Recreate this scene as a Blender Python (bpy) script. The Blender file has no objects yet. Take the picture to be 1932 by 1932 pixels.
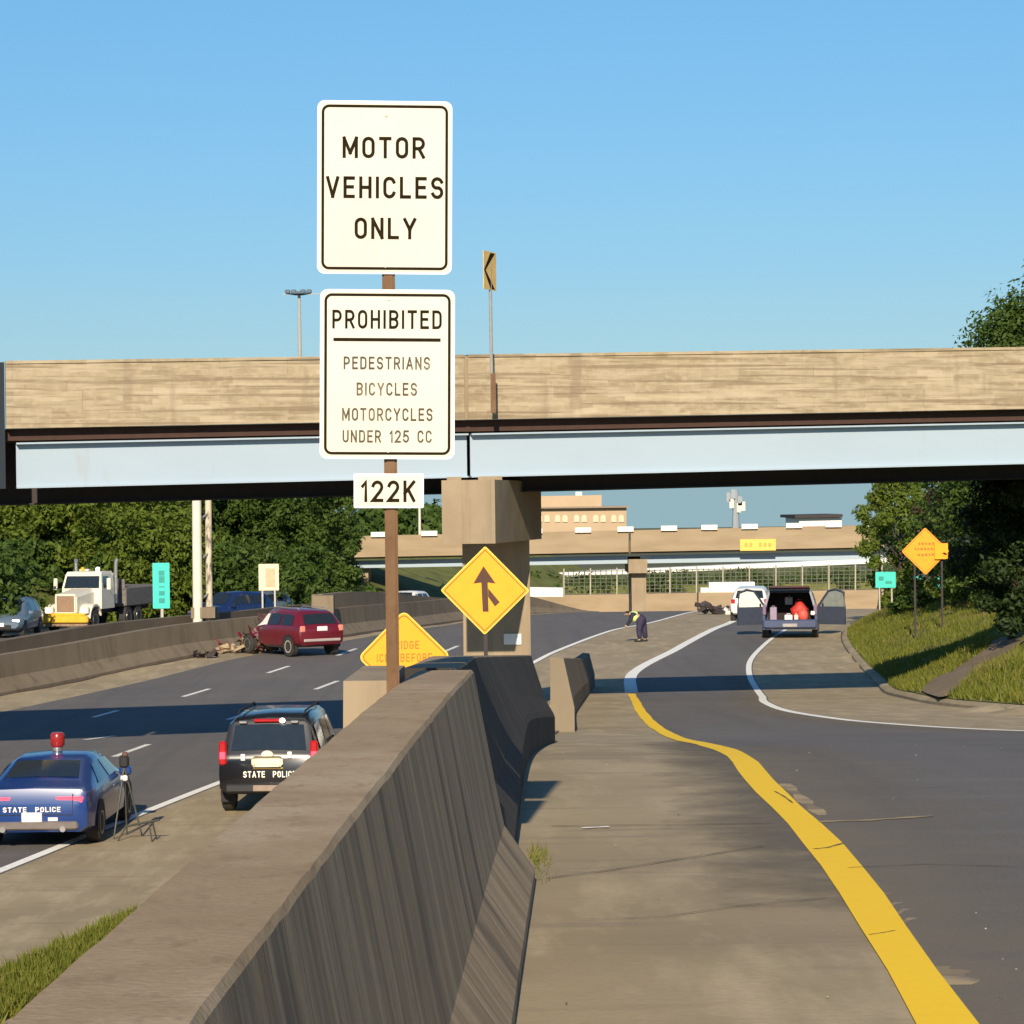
import bpy, math, random
import numpy as np
from mathutils import Vector, Matrix, Euler
R = math.radians
SC = bpy.context.scene
COL = SC.collection

# ------------------------------------------------------------------ camera, sky, sun
CAMZ = 6.0
FPX, PXW = 5000.0, 1932.0          # focal length and picture width in the same pixels
ROLL, PITCH_PX = 0.0124, 16.0
cam_d = bpy.data.cameras.new("camera")
cam = bpy.data.objects.new("camera", cam_d)
COL.objects.link(cam)
SC.camera = cam
cam_d.sensor_width = 36
cam_d.lens = 36 * FPX / PXW
cam_d.clip_start = 0.1
cam_d.clip_end = 20000
cam.matrix_world = (Matrix.Translation((0, 0, CAMZ)) @
                    Matrix.Rotation(R(90) - PITCH_PX / FPX, 4, 'X') @ Matrix.Rotation(-ROLL, 4, 'Z'))
SUN_EL, SUN_AZ = R(25.8), R(4.2)    # light travels towards +Y, slightly to +X
W = bpy.data.worlds.new("World")
SC.world = W
W.use_nodes = True
wn = W.node_tree.nodes
wl = W.node_tree.links
sky = wn.new('ShaderNodeTexSky')
sky.sky_type = 'NISHITA'
sky.sun_disc = False
sky.sun_elevation = SUN_EL
sky.sun_rotation = R(180) + SUN_AZ
sky.air_density = 1.0
sky.dust_density = 0.15
sky.ozone_density = 2.2
tcw = wn.new('ShaderNodeTexCoord'); sx = wn.new('ShaderNodeSeparateXYZ'); cx = wn.new('ShaderNodeCombineXYZ')
mxz = wn.new('ShaderNodeMath'); mxz.operation = 'MAXIMUM'; mxz.inputs[1].default_value = 0.012
rampw = wn.new('ShaderNodeValToRGB'); mulw = wn.new('ShaderNodeMixRGB'); mulw.blend_type = 'MULTIPLY'; mulw.inputs[0].default_value = 1
wl.new(tcw.outputs['Generated'], sx.inputs[0]); wl.new(sx.outputs[0], cx.inputs[0]); wl.new(sx.outputs[1], cx.inputs[1])
wl.new(sx.outputs[2], mxz.inputs[0]); wl.new(mxz.outputs[0], cx.inputs[2]); wl.new(cx.outputs[0], sky.inputs[0])
wl.new(mxz.outputs[0], rampw.inputs[0])
e = rampw.color_ramp.elements
e[0].position = 0.012; e[0].color = (.25, .40, .66, 1)
e[1].position = 0.60; e[1].color = (.46, .74, 1, 1)
for p_, c_ in ((.035, (.38, .57, .84)), (.06, (.45, .60, .75)), (.20, (.51, .82, .97))):
    k = e.new(p_); k.color = list(c_) + [1]
wl.new(sky.outputs[0], mulw.inputs[1]); wl.new(rampw.outputs[0], mulw.inputs[2]); wl.new(mulw.outputs[0], wn['Background'].inputs[0])
wn['Background'].inputs[1].default_value = 0.084
sun_d = bpy.data.lights.new("sun", 'SUN')
sun_d.energy = 4.3
sun_d.angle = R(0.5)
sun_d.color = (1.0, 0.86, 0.66)
sun = bpy.data.objects.new("sun", sun_d)
COL.objects.link(sun)
sdir = Vector((math.sin(SUN_AZ) * math.cos(SUN_EL), math.cos(SUN_AZ) * math.cos(SUN_EL), -math.sin(SUN_EL)))
sun.rotation_euler = sdir.to_track_quat('-Z', 'Y').to_euler()
SC.view_settings.view_transform = 'Standard'
SC.view_settings.look = 'None'
SC.view_settings.gamma = 1
SC.view_settings.exposure = 0.45

# ------------------------------------------------------------------ helpers
def interp(pts):
    xs = [p[0] for p in pts]
    ys = [p[1] for p in pts]
    n = len(xs)
    d = [(ys[i+1]-ys[i])/(xs[i+1]-xs[i]) for i in range(n-1)]
    m = [d[0]] + [0 if d[i-1]*d[i] <= 0 else 2*d[i-1]*d[i]/(d[i-1]+d[i]) for i in range(1, n-1)] + [d[-1]]
    def f(x):
        if x <= xs[0]: return ys[0] + m[0]*(x-xs[0])
        if x >= xs[-1]: return ys[-1] + m[-1]*(x-xs[-1])
        i = 0
        while x > xs[i+1]: i += 1
        h = xs[i+1]-xs[i]
        t = (x-xs[i])/h
        return ((2*t**3-3*t*t+1)*ys[i] + (t**3-2*t*t+t)*h*m[i] + (-2*t**3+3*t*t)*ys[i+1] + (t**3-t*t)*h*m[i+1])
    return f
def sstep(t):
    t = min(1, max(0, t))
    return t*t*(3-2*t)

def ray(px, py):
    """picture pixel (1932 scale) -> X/Y and Z/Y slopes of the sight line"""
    u, v = px-966.0, 966.0-py
    c, s = math.cos(ROLL), math.sin(ROLL)
    uu, vv = u*c + v*s, -u*s + v*c
    return uu/FPX, (vv-PITCH_PX)/FPX
def at(px, py, Y):
    a, b = ray(px, py)
    return Vector((a*Y, Y, CAMZ+b*Y))

class MB:
    def __init__(s):
        s.v, s.f, s.m = [], [], []
    def add(s, vs, fs, mi=0):
        o = len(s.v)
        s.v += [tuple(p) for p in vs]
        s.f += [tuple(i+o for i in f) for f in fs]
        s.m += [mi]*len(fs)
        return s
    def hexa(s, p, mi=0):
        """8 points: bottom loop 0-3, top loop 4-7"""
        return s.add(p, [(3,2,1,0),(4,5,6,7),(0,1,5,4),(1,2,6,5),(2,3,7,6),(3,0,4,7)], mi)
    def box(s, c, d, rz=0, mi=0, rot=None):
        M = rot or Matrix.Rotation(rz, 3, 'Z')
        P = []
        for z in (-.5,.5):
            for x,y in ((-.5,-.5),(.5,-.5),(.5,.5),(-.5,.5)):
                P.append(Vector(c)+M@Vector((x*d[0],y*d[1],z*d[2])))
        return s.hexa(P, mi)
    def bbox(s, c, d, b=.02, mi=0):
        """box with chamfered vertical and top edges"""
        x,y,z = d[0]/2,d[1]/2,d[2]/2
        def loop(k,zz): return [(c[0]+px,c[1]+py,c[2]+zz) for px,py in ((-x+k,-y),(x-k,-y),(x,-y+k),(x,y-k),(x-k,y),(-x+k,y),(-x,y-k),(-x,-y+k))]
        def shr(k,zz):
            f=(1-k/x) if x else 1; g=(1-k/y) if y else 1
            return [(c[0]+(q[0]-c[0])*f,c[1]+(q[1]-c[1])*g,c[2]+zz) for q in loop(b,0)]
        L=[shr(b,-z),loop(b,-z+b),loop(b,z-b),shr(b,z)]
        return s.loft(L,True,True,mi)
    def loft(s, rings, closed=True, caps=True, mi=0):
        n = len(rings[0])
        vs = [p for r in rings for p in r]
        fs = []
        for i in range(len(rings)-1):
            for j in range(n if closed else n-1):
                k = (j+1) % n
                fs.append((i*n+j, i*n+k, (i+1)*n+k, (i+1)*n+j))
        if caps:
            fs.append(tuple(reversed(range(n))))
            fs.append(tuple((len(rings)-1)*n+j for j in range(n)))
        return s.add(vs, fs, mi)
    def tube(s, p0, p1, r0, r1=None, n=8, mi=0, caps=True):
        return s.path([p0,p1],[r0, r0 if r1 is None else r1], n, mi, caps)
    def path(s, pts, rads, n=8, mi=0, caps=True):
        rings = []
        pts = [Vector(p) for p in pts]
        for i,p in enumerate(pts):
            d = (pts[min(i+1,len(pts)-1)]-pts[max(i-1,0)]).normalized()
            a = d.cross(Vector((0,0,1))) if abs(d.z)<.9 else d.cross(Vector((0,1,0)))
            a.normalize()
            b = d.cross(a)
            r = rads[i] if isinstance(rads,(list,tuple)) else rads
            rings.append([p + a*math.cos(2*math.pi*k/n)*r + b*math.sin(2*math.pi*k/n)*r for k in range(n)])
        return s.loft(rings, True, caps, mi)
    def prism(s, poly, y0, y1, mi=0):
        """poly in (x,z), extruded along y"""
        n=len(poly)
        vs=[(x,y0,z) for x,z in poly]+[(x,y1,z) for x,z in poly]
        fs=[tuple(range(n)),tuple(reversed(range(n,2*n)))]
        for i in range(n):
            j=(i+1)%n
            fs.append((i,i+n,j+n,j))
        return s.add(vs,fs,mi)
    def lathe(s, prof, c, axis='X', n=20, mi=0):
        """prof list of (a, r): a along the axis"""
        rings=[]
        for a,r in prof:
            ring=[]
            for k in range(n):
                t=2*math.pi*k/n
                q=(a,r*math.cos(t),r*math.sin(t)) if axis=='X' else ((r*math.cos(t),r*math.sin(t),a) if axis=='Z' else (r*math.cos(t),a,r*math.sin(t)))
                ring.append((c[0]+q[0],c[1]+q[1],c[2]+q[2]))
            rings.append(ring)
        return s.loft(rings,True,True,mi)
    def ell(s, c, r, nu=10, nv=7, mi=0):
        rings=[]
        for i in range(nv+1):
            t=math.pi*(i+.02)/(nv+.04)
            rings.append([(c[0]+r[0]*math.sin(t)*math.cos(2*math.pi*k/nu),c[1]+r[1]*math.sin(t)*math.sin(2*math.pi*k/nu),c[2]+r[2]*math.cos(t)) for k in range(nu)])
        return s.loft(rings,True,True,mi)
    def build(s, name, mats, parent=None, smooth=None, world=False):
        me = bpy.data.meshes.new(name)
        v = s.v
        if world and parent is not None:
            o = parent.location
            v = [(p[0]-o[0],p[1]-o[1],p[2]-o[2]) for p in v]
        me.from_pydata(v, [], s.f)
        if not isinstance(mats,(list,tuple)): mats=[mats]
        for m in mats: me.materials.append(m)
        if len(mats)>1: me.polygons.foreach_set('material_index', s.m)
        import bmesh
        bm=bmesh.new(); bm.from_mesh(me); bmesh.ops.recalc_face_normals(bm,faces=bm.faces); bm.to_mesh(me); bm.free()
        if smooth:
            me.shade_smooth()
            me.set_sharp_from_angle(angle=R(smooth))
        ob = bpy.data.objects.new(name, me)
        COL.objects.link(ob)
        if parent is not None: ob.parent = parent
        return ob
def thing(name, label, cat, loc=(0,0,0), rz=0, group=None):
    o = bpy.data.objects.new(name, None)
    o.empty_display_size = .3
    COL.objects.link(o)
    o.location = loc
    o.rotation_euler = (0,0,rz)
    return tag(o,label,cat,group)
def tag(o, label, cat, group=None):
    o['label']=label; o['category']=cat
    if group: o['group']=group
    return o
def struct(o):
    o['kind']='structure'
    return o

# ------------------------------------------------------------------ materials
MATS={}
def mk(name):
    m=bpy.data.materials.new(name); m.use_nodes=True
    return m,m.node_tree.nodes,m.node_tree.links,m.node_tree.nodes['Principled BSDF']
def plain(name,c,rough=.5,metal=0,var=.12,scale=6,emit=None,es=1,spec=.5,coat=0):
    if name in MATS: return MATS[name]
    m,n,l,b=mk(name)
    tc=n.new('ShaderNodeTexCoord'); t=n.new('ShaderNodeTexNoise'); t.inputs['Scale'].default_value=scale; t.inputs['Detail'].default_value=5
    r=n.new('ShaderNodeValToRGB')
    r.color_ramp.elements[0].position=.3; r.color_ramp.elements[1].position=.7
    r.color_ramp.elements[0].color=[x*(1-var) for x in c]+[1]
    r.color_ramp.elements[1].color=[min(1,x*(1+var)) for x in c]+[1]
    l.new(tc.outputs['Object'],t.inputs['Vector']); l.new(t.outputs[0],r.inputs[0]); l.new(r.outputs[0],b.inputs['Base Color'])
    b.inputs['Roughness'].default_value=rough; b.inputs['Metallic'].default_value=metal
    b.inputs['Specular IOR Level'].default_value=spec
    b.inputs['Coat Weight'].default_value=coat
    b.inputs['Coat Roughness'].default_value=.08
    if emit:
        b.inputs['Emission Color'].default_value=list(emit)+[1]; b.inputs['Emission Strength'].default_value=es
    MATS[name]=m
    return m
def layered(name,base,layers,rough=.85,bump=None,spec=.3):
    """layers: (vector scale xyz, noise scale, detail, lo, hi, colour, amount)"""
    m,n,l,b=mk(name)
    tc=n.new('ShaderNodeTexCoord')
    cur=n.new('ShaderNodeRGB'); cur.outputs[0].default_value=list(base)+[1]; cur=cur.outputs[0]
    for vs,sc,de,lo,hi,col,am in layers:
        mp=n.new('ShaderNodeMapping'); mp.inputs['Scale'].default_value=vs
        t=n.new('ShaderNodeTexNoise'); t.inputs['Scale'].default_value=sc; t.inputs['Detail'].default_value=de; t.inputs['Roughness'].default_value=.62
        mr=n.new('ShaderNodeMapRange'); mr.inputs[1].default_value=lo; mr.inputs[2].default_value=hi; mr.inputs[4].default_value=am
        mx=n.new('ShaderNodeMixRGB'); mx.inputs[2].default_value=list(col)+[1]
        l.new(tc.outputs['Object'],mp.inputs[0]); l.new(mp.outputs[0],t.inputs['Vector']); l.new(t.outputs[0],mr.inputs[0])
        l.new(mr.outputs[0],mx.inputs[0]); l.new(cur,mx.inputs[1]); cur=mx.outputs[0]
    l.new(cur,b.inputs['Base Color'])
    b.inputs['Roughness'].default_value=rough; b.inputs['Specular IOR Level'].default_value=spec
    if bump:
        vs,sc,st,dist=bump
        mp=n.new('ShaderNodeMapping'); mp.inputs['Scale'].default_value=vs
        t=n.new('ShaderNodeTexNoise'); t.inputs['Scale'].default_value=sc; t.inputs['Detail'].default_value=6
        bp=n.new('ShaderNodeBump'); bp.inputs['Strength'].default_value=st; bp.inputs['Distance'].default_value=dist
        l.new(tc.outputs['Object'],mp.inputs[0]); l.new(mp.outputs[0],t.inputs['Vector']); l.new(t.outputs[0],bp.inputs['Height']); l.new(bp.outputs[0],b.inputs['Normal'])
    MATS[name]=m
    return m
CONC_T=(.33,.255,.165)
m_shoulder=layered('shoulder_concrete',(.40,.32,.195),[
    ((1,1,1),.45,6,.35,.7,(.285,.225,.135),.9),((1,.25,1),2.2,5,.48,.68,(.50,.405,.255),.8),
    ((.35,3,1),1.1,4,.56,.7,(.21,.17,.125),.5),((1,1,1),22,4,.45,.75,(.29,.235,.16),.35)],.9,((1,1,1),30,.15,.02))
m_asphalt=layered('asphalt',(.145,.132,.12),[
    ((1,.12,1),.8,5,.4,.7,(.112,.104,.098),.9),((.3,2.5,1),1.2,4,.52,.72,(.20,.178,.15),.6),
    ((1,1,1),.25,5,.5,.7,(.19,.168,.14),.55),((1.6,.05,1),1.0,3,.52,.66,(.10,.094,.09),.6),((.6,1.4,1),2.2,5,.62,.70,(.085,.08,.075),.6),((1,1,1),55,4,.42,.66,(.22,.2,.18),.55),((1,1,1),130,2,.5,.7,(.07,.065,.06),.5)],.88,((1,1,1),80,.25,.01))
m_barrier=layered('barrier_concrete',(.44,.325,.20),[
    ((1,5,.25),1,5,.40,.60,(.23,.165,.10),.75),((1,13,.3),1,4,.52,.62,(.50,.38,.24),.6),((1,8,.25),1.3,4,.55,.64,(.15,.105,.07),.5),((1,30,.6),1,3,.5,.7,(.14,.11,.075),.4),
    ((2,4,.3),.8,3,.56,.66,(.09,.075,.06),.6),((1,1,1),40,4,.45,.75,(.18,.14,.1),.3)],.9,((1,8,1),10,.2,.015))
m_barrier_top=layered('barrier_top_concrete',(.38,.28,.17),[
    ((1,.7,1),5,6,.35,.7,(.29,.205,.115),.85),((1,1,1),1.6,5,.48,.64,(.46,.36,.235),.8),((1,.5,1),14,5,.55,.7,(.22,.15,.085),.6),((1,1,1),70,3,.4,.75,(.27,.18,.1),.45)],.92,((1,1,1),60,.25,.01))
m_barrier_dark=layered('barrier_shade_streaked',(.065,.054,.044),[  # near-black base holds this barrier's shade; the streaks are stains
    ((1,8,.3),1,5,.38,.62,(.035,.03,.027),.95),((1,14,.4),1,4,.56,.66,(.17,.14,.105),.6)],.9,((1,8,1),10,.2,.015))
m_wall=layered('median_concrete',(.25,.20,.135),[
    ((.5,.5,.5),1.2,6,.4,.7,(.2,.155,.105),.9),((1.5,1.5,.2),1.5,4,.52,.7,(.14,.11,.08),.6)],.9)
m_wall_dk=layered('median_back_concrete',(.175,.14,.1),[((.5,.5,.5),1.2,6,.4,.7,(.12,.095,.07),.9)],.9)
m_pier=layered('pier_concrete',(.36,.28,.185),[((1,1,1),1.2,6,.4,.7,(.28,.215,.14),.8),((3,3,.2),1.5,4,.5,.7,(.24,.19,.13),.7)],.9)
m_farconc=layered('far_concrete',(.38,.29,.185),[((.4,.4,2),.6,5,.4,.7,(.28,.205,.125),.8)],.9)
m_steel=layered('girder_paint',(.38,.47,.55),[((.15,.15,.5),1,6,.45,.75,(.345,.425,.50),.8),((1,1,.3),1.4,4,.62,.75,(.34,.36,.37),.5)],.55)
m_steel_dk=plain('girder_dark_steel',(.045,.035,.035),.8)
m_white_line=layered('white_marking',(.95,.93,.84),[((1,1,1),9,5,.55,.75,(.55,.5,.43),.6)],.8)
m_dash=layered('worn_white_marking',(.85,.81,.73),[((1,1,1),6,5,.5,.75,(.4,.36,.31),.7)],.8)
m_yellow=layered('yellow_marking',(1.0,.64,.02),[((1,1,1),14,5,.52,.75,(.94,.56,.03),.6),((1,1,1),5,5,.66,.72,(.5,.34,.08),.6)],.75,((1,1,1),60,.2,.008))
m_faded=layered('faded_marking',(.42,.32,.18),[((1,1,1),4,5,.45,.65,(.16,.14,.12),.8)],.9)
m_seam=plain('joint_tar',(.07,.06,.05),.9)
m_soil=layered('bank_soil',(.17,.185,.04),[((1,1,1),.7,6,.4,.7,(.075,.085,.02),.9),((1,1,1),4,5,.5,.7,(.17,.14,.06),.6)],.95)
m_ground=layered('ground_soil',(.13,.12,.06),[((1,1,1),.05,6,.4,.7,(.07,.09,.03),.9)],.95)
m_strip=layered('bank_path_concrete',(.25,.19,.125),[((1,1,1),1.5,6,.4,.7,(.18,.135,.085),.8)],.9)
def leafmat(name,c0,c1,c2,trans=.25):
    m,n,l,b=mk(name)
    g=n.new('ShaderNodeNewGeometry'); r=n.new('ShaderNodeValToRGB')
    e=r.color_ramp.elements
    e[0].color=list(c0)+[1]; e[1].color=list(c2)+[1]; k=e.new(.5); k.color=list(c1)+[1]
    l.new(g.outputs['Random Per Island'],r.inputs[0]); l.new(r.outputs[0],b.inputs['Base Color'])
    b.inputs['Roughness'].default_value=.6; b.inputs['Specular IOR Level'].default_value=.25
    t=n.new('ShaderNodeBsdfTranslucent'); mx=n.new('ShaderNodeMixShader'); mx.inputs[0].default_value=trans
    l.new(r.outputs[0],t.inputs[0]); l.new(b.outputs[0],mx.inputs[1]); l.new(t.outputs[0],mx.inputs[2])
    l.new(mx.outputs[0],n['Material Output'].inputs[0])
    MATS[name]=m
    return m
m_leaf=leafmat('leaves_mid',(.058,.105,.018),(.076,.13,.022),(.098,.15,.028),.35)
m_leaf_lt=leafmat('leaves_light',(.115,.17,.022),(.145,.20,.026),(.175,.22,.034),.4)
m_leaf_dk=leafmat('leaves_shade_dark',(.018,.038,.012),(.03,.055,.015),(.05,.075,.018))  # darker greens put the bridge's shade into the leaf colour
m_leaf_br=leafmat('leaves_brown',(.08,.055,.03),(.11,.08,.045),(.14,.10,.06))
m_grass=leafmat('grass_blades',(.13,.165,.018),(.20,.22,.028),(.28,.255,.06),.42)
m_bark=plain('bark',(.07,.05,.035),.9,var=.3)
m_sign=layered('sign_white',(.70,.66,.55),[((1,1,1),1.3,4,.45,.75,(.66,.58,.46),.7),((1,1,.3),6,4,.6,.8,(.60,.53,.42),.45)],.45)
m_signback=plain('sign_edge_white',(.86,.85,.82),.4,var=.03)
m_ink=plain('sign_black',(.020,.014,.006),.9,var=.3,scale=30,spec=.1)
m_ink_worn=layered('sign_black_faded',(.075,.06,.04),[((1,1,1),9,5,.5,.68,(.30,.25,.18),.6)],.6)
m_syel=plain('sign_yellow',(.93,.385,.002),.45,var=.04)
m_sor=plain('sign_amber',(.92,.35,.003),.45,var=.08)
m_syel_edge=plain('sign_yellow_edge',(.85,.62,.10),.5)
m_faintink=plain('sign_faded_ink',(.42,.17,.004),.6)
m_rust=layered('rusty_post',(.15,.082,.04),[((1,1,.3),9,5,.4,.7,(.24,.145,.08),.8),((1,1,1),30,4,.55,.7,(.1,.05,.03),.6)],.8)
m_galv=plain('galvanised_steel',(.42,.40,.36),.5,.5)
m_polewhite=plain('pale_pole',(.78,.70,.56),.5,var=.06,scale=2)
m_teal=plain('sign_green',(.05,.62,.52),.4,var=.05)
m_tealink=plain('sign_green_ink',(.02,.30,.26),.5)
m_white=plain('white_paint',(.8,.78,.72),.5,var=.05)
m_black=plain('black_rubber',(.018,.018,.018),.75)
m_tyre=plain('tyre_rubber',(.035,.033,.03),.85)
m_glass=plain('car_glass',(.018,.025,.03),.06,var=.1,spec=.8)
m_rim=plain('wheel_rim',(.35,.33,.30),.35,.7)
m_plate=plain('licence_plate',(.85,.83,.78),.4,var=.04)
m_redlamp=plain('tail_lamp',(.45,.01,.015),.25,var=.1)
m_redlit=plain('tail_lamp_lit',(.7,.02,.03),.3,emit=(1,.03,.05),es=4.0)
m_headlit=plain('lamp_lit',(.9,.9,.85),.3,emit=(1,.95,.85),es=2.5)
m_chrome=plain('bright_trim',(.6,.58,.54),.25,.8)
m_skin=plain('skin',(.45,.27,.19),.6)

def _arc(cx,cy,rx,ry,a0,a1,n=8):
    return [(cx+rx*math.cos(R(a0+(a1-a0)*i/n)),cy+ry*math.sin(R(a0+(a1-a0)*i/n))) for i in range(n+1)]
def _glyph(c):
    """stroke centre lines, width"""
    w=.52; r=.26
    loop=_arc(r,1-r,r,r,0,180)+_arc(r,r,r,r,180,360)
    bowl=lambda y0,y1:[(0,y1),(w-.25,y1)]+_arc(w-.25,(y0+y1)/2,.25,(y1-y0)/2,90,-90,8)+[(0,y0)]
    cc=_arc(r,1-r,r,r,15,180)+_arc(r,r,r,r,180,345)
    ss=_arc(r,.745,r,.255,20,250,10)+_arc(r,.255,r,.265,70,-160,10)
    two=_arc(r,.74,r,.26,165,-20,9)+[(.42,.5),(0,0),(w,0)]
    five=[(w*.95,1),(.06,1),(.02,.52)]+_arc(.24,.31,.28,.31,125,-155,10)
    G={'O':([loop+[loop[0]]],w),'C':([cc],w),'S':([ss],w),'G':([cc+[(w,.46),(.3,.46)]],w),
       'M':([[(0,0),(0,1)],[(0,1),(.34,.2)],[(.34,.2),(.68,1)],[(.68,1),(.68,0)]],.68),
       'T':([[(0,1),(w,1)],[(r,.96),(r,0)]],w),'R':([bowl(.46,1),[(0,0),(0,1)],[(.27,.46),(w,0)]],w),
       'P':([bowl(.44,1),[(0,0),(0,1)]],w),'B':([bowl(.52,1),bowl(0,.52),[(0,0),(0,1)]],w),
       'D':([[(0,0),(0,1),(w-.25,1)]+_arc(w-.25,.75,.25,.25,90,0,5)+_arc(w-.25,.25,.25,.25,0,-90,5)+[(0,0)]],w),
       'V':([[(0,1),(.28,0)],[(.28,0),(.56,1)]],.56),'Y':([[(0,1),(.28,.45)],[(.56,1),(.28,.45)],[(.28,.48),(.28,0)]],.56),
       'E':([[(0,0),(0,1)],[(0,1),(w*.9,1)],[(0,.52),(w*.8,.52)],[(0,0),(w*.9,0)]],w*.9),'F':([[(0,0),(0,1)],[(0,1),(w*.9,1)],[(0,.5),(w*.8,.5)]],w*.9),
       'H':([[(0,0),(0,1)],[(w,0),(w,1)],[(0,.5),(w,.5)]],w),'I':([[(0,0),(0,1)]],0),'L':([[(0,1),(0,0)],[(0,0),(w*.88,0)]],w*.88),
       'N':([[(0,0),(0,1)],[(0,1),(w,0)],[(w,0),(w,1)]],w),'U':([[(0,1)]+_arc(r,r,r,r,180,360)+[(w,1)]],w),
       'A':([[(0,0),(.29,1)],[(.29,1),(.58,0)],[(.13,.3),(.45,.3)]],.58),'K':([[(0,0),(0,1)],[(w,1),(0,.4)],[(.2,.58),(w,0)]],w),
       '1':([[(.02,.78),(.2,1),(.2,0)]],.2),'2':([two],w),'5':([five],w),' ':([],.3)}
    return G[c]
def text_mesh(body, h, w=None, thick=.004, bold=0.0, sw=.165, gap=.30, only=None):
    """road sign capitals drawn as strokes in the XZ plane (front at -y), centred, cap height h, total width w"""
    mb=MB(); x=0; k=0
    t=sw+bold
    P=[]
    wi=0
    for c in body:
        st,gw=_glyph(c)
        if c==' ': wi+=1
        for pl in st:
            closed=pl[0]==pl[-1] and len(pl)>2
            L=[]
            for a,b in (pl[:-1] if closed else pl):
                if not L or (Vector((a,b))-L[-1]).length>.004: L.append(Vector((a,b)))
            if closed and (L[0]-L[-1]).length<.004: L.pop()
            n=len(L); vs=[]
            for i,p in enumerate(L):
                a=L[i-1] if (i>0 or closed) else None; b=L[(i+1)%n] if (i<n-1 or closed) else None
                d0=(p-a).normalized() if a is not None else None; d1=(b-p).normalized() if b is not None else None
                d0=d0 or d1; d1=d1 or d0
                n0=Vector((-d0.y,d0.x)); n1=Vector((-d1.y,d1.x)); m=(n0+n1)
                m=m/max(.35,m.length_squared/2) if m.length>1e-6 else n0
                ext=Vector((0,0))
                if a is None: ext=-d1*t/2*(.98 if n==2 else 1)
                if b is None: ext=d0*t/2*(.98 if n==2 else 1)
                for sgn in (-1,1): vs.append(p+m*(sgn*t/2)+ext)
            fs=[(2*i,2*i+1,2*((i+1)%n)+1,2*((i+1)%n)) for i in range(n if closed else n-1)]
            P+=[(v.x+x,v.y) for v in vs]
            if only is None or only==wi: mb.add([(v.x+x,-thick-.00025*k*(h/.1),v.y) for v in vs],fs)
            k=(k+1)%4
        x+=gw+gap+.12
    xs=[v[0] for v in P]; zs=[v[1] for v in P]
    x0,x1,z0,z1=min(xs),max(xs),min(zs),max(zs)
    kz=h/(z1-z0); kx=(w/(x1-x0)) if w else kz
    mb.v=[((a-(x0+x1)/2)*kx,b,(c-(z0+z1)/2)*kz) for a,b,c in mb.v]
    return mb
def shift(mb,dx=0,dy=0,dz=0):
    mb.v=[(p[0]+dx,p[1]+dy,p[2]+dz) for p in mb.v]; return mb
def merge(a,b):
    return a.add(b.v,b.f)
def rrect(w,h,r,n=5,cx=0,cz=0):
    out=[]
    for sx,sz,a0 in ((1,1,0),(-1,1,90),(-1,-1,180),(1,-1,270)):
        for k in range(n+1):
            a=R(a0+90*k/n)
            out.append((cx+sx*(w/2-r)+r*math.cos(a),cz+sz*(h/2-r)+r*math.sin(a)))
    return out
def frame_ring(mb,outer,inner,y):
    n=len(outer)
    mb.add([(x,y,z) for x,z in outer]+[(x,y,z) for x,z in inner],[(i,(i+1)%n,n+(i+1)%n,n+i) for i in range(n)])
    return mb

# ------------------------------------------------------------------ terrain functions (drop below the camera)
h_fwy=interp([(-30,5.65),(55,5.65),(70,5.63),(83,5.50),(94,5.27),(110,5.38),(125,5.72),(150,6.22),(165,6.95),(190,8.5),(215,9.4),(260,10),(900,12)])
h_ramp=interp([(-30,1.5),(0,1.555),(8.4,1.6),(13.9,1.71),(19,1.88),(25,2.3),(30,2.7),(35,3.05),(45,3.62),(55,4.18),(68,4.87),(83,5.22),(94,5.25),(110,5.38),(125,5.72),(150,6.22),(165,6.95),(190,8.5),(215,9.4),(260,10),(900,12)])
x_toe1=lambda Y: .08+.027*(Y-11.54)
x_toe2=interp([(11.7,-.02),(13.1,0),(18.3,.07),(23,.2),(28,.39),(30,.47)])
x_toe3=interp([(36,.815),(45,1.02),(55,1.4),(64,1.75),(73,2.25)])
x_div=interp([(-30,-1.5),(11.5,-.1),(18,-.1),(28,.1),(36,.6),(55,1.2),(70,2.0),(90,4.0),(120,7),(160,13),(300,38)])
x_solid=interp([(-30,-19),(20,-11.5),(41.7,-8.05),(54.5,-6.04),(89,.66),(112,4.2),(125,6.4),(145,9.6),(153,10.9),(200,19),(300,40)])
x_wall=interp([(-30,-44),(20,-31),(80.3,-15.5),(95,-11.3),(106,-7.9),(135,-2.6),(147,.9),(156,4.4),(180,12),(230,27),(300,48)])
x_asl=interp([(-30,-40),(20,-27.4),(77.8,-13.2),(93.4,-9.4),(106,-6.3),(135,-1.5),(147,1.9),(156,5.3),(180,12.8),(300,49)])
x_yel=interp([(-10,.7),(0,1.0),(8.1,1.30),(12.9,1.50),(16.7,1.56),(19.3,1.66),(22,1.74),(29,1.87),(34.5,1.97),(39,2.04),(46.5,2.24),(61,2.76),(68,3.0)])
x_gore=interp([(68,3.0),(79,3.5),(95,5.9),(117,9.2),(145,13),(200,23)])
x_rw=interp([(8,14),(24,8.7),(33,6.4),(37,5.55),(41,5.0),(46,4.80),(54,5.12),(62,5.8),(84,7.45),(97,9.2),(120,13),(150,18)])
x_kerb=interp([(-30,40),(10,24),(24,14),(35,9.6),(43,8.3),(50,8.0),(60,8.6),(74,10),(102,12.6),(130,18),(160,24),(200,33),(300,60)])
def road_z(X,Y):
    hf,hr=h_fwy(Y),h_ramp(Y)
    if Y<57: return CAMZ-(hf if X<x_div(Y)-.3 else hr)
    a=x_solid(Y)+.8; b=x_div(Y)
    w=sstep((X-a)/max(.5,b-a)) if X<b else 1
    return CAMZ-(hf+(hr-hf)*w)
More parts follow.
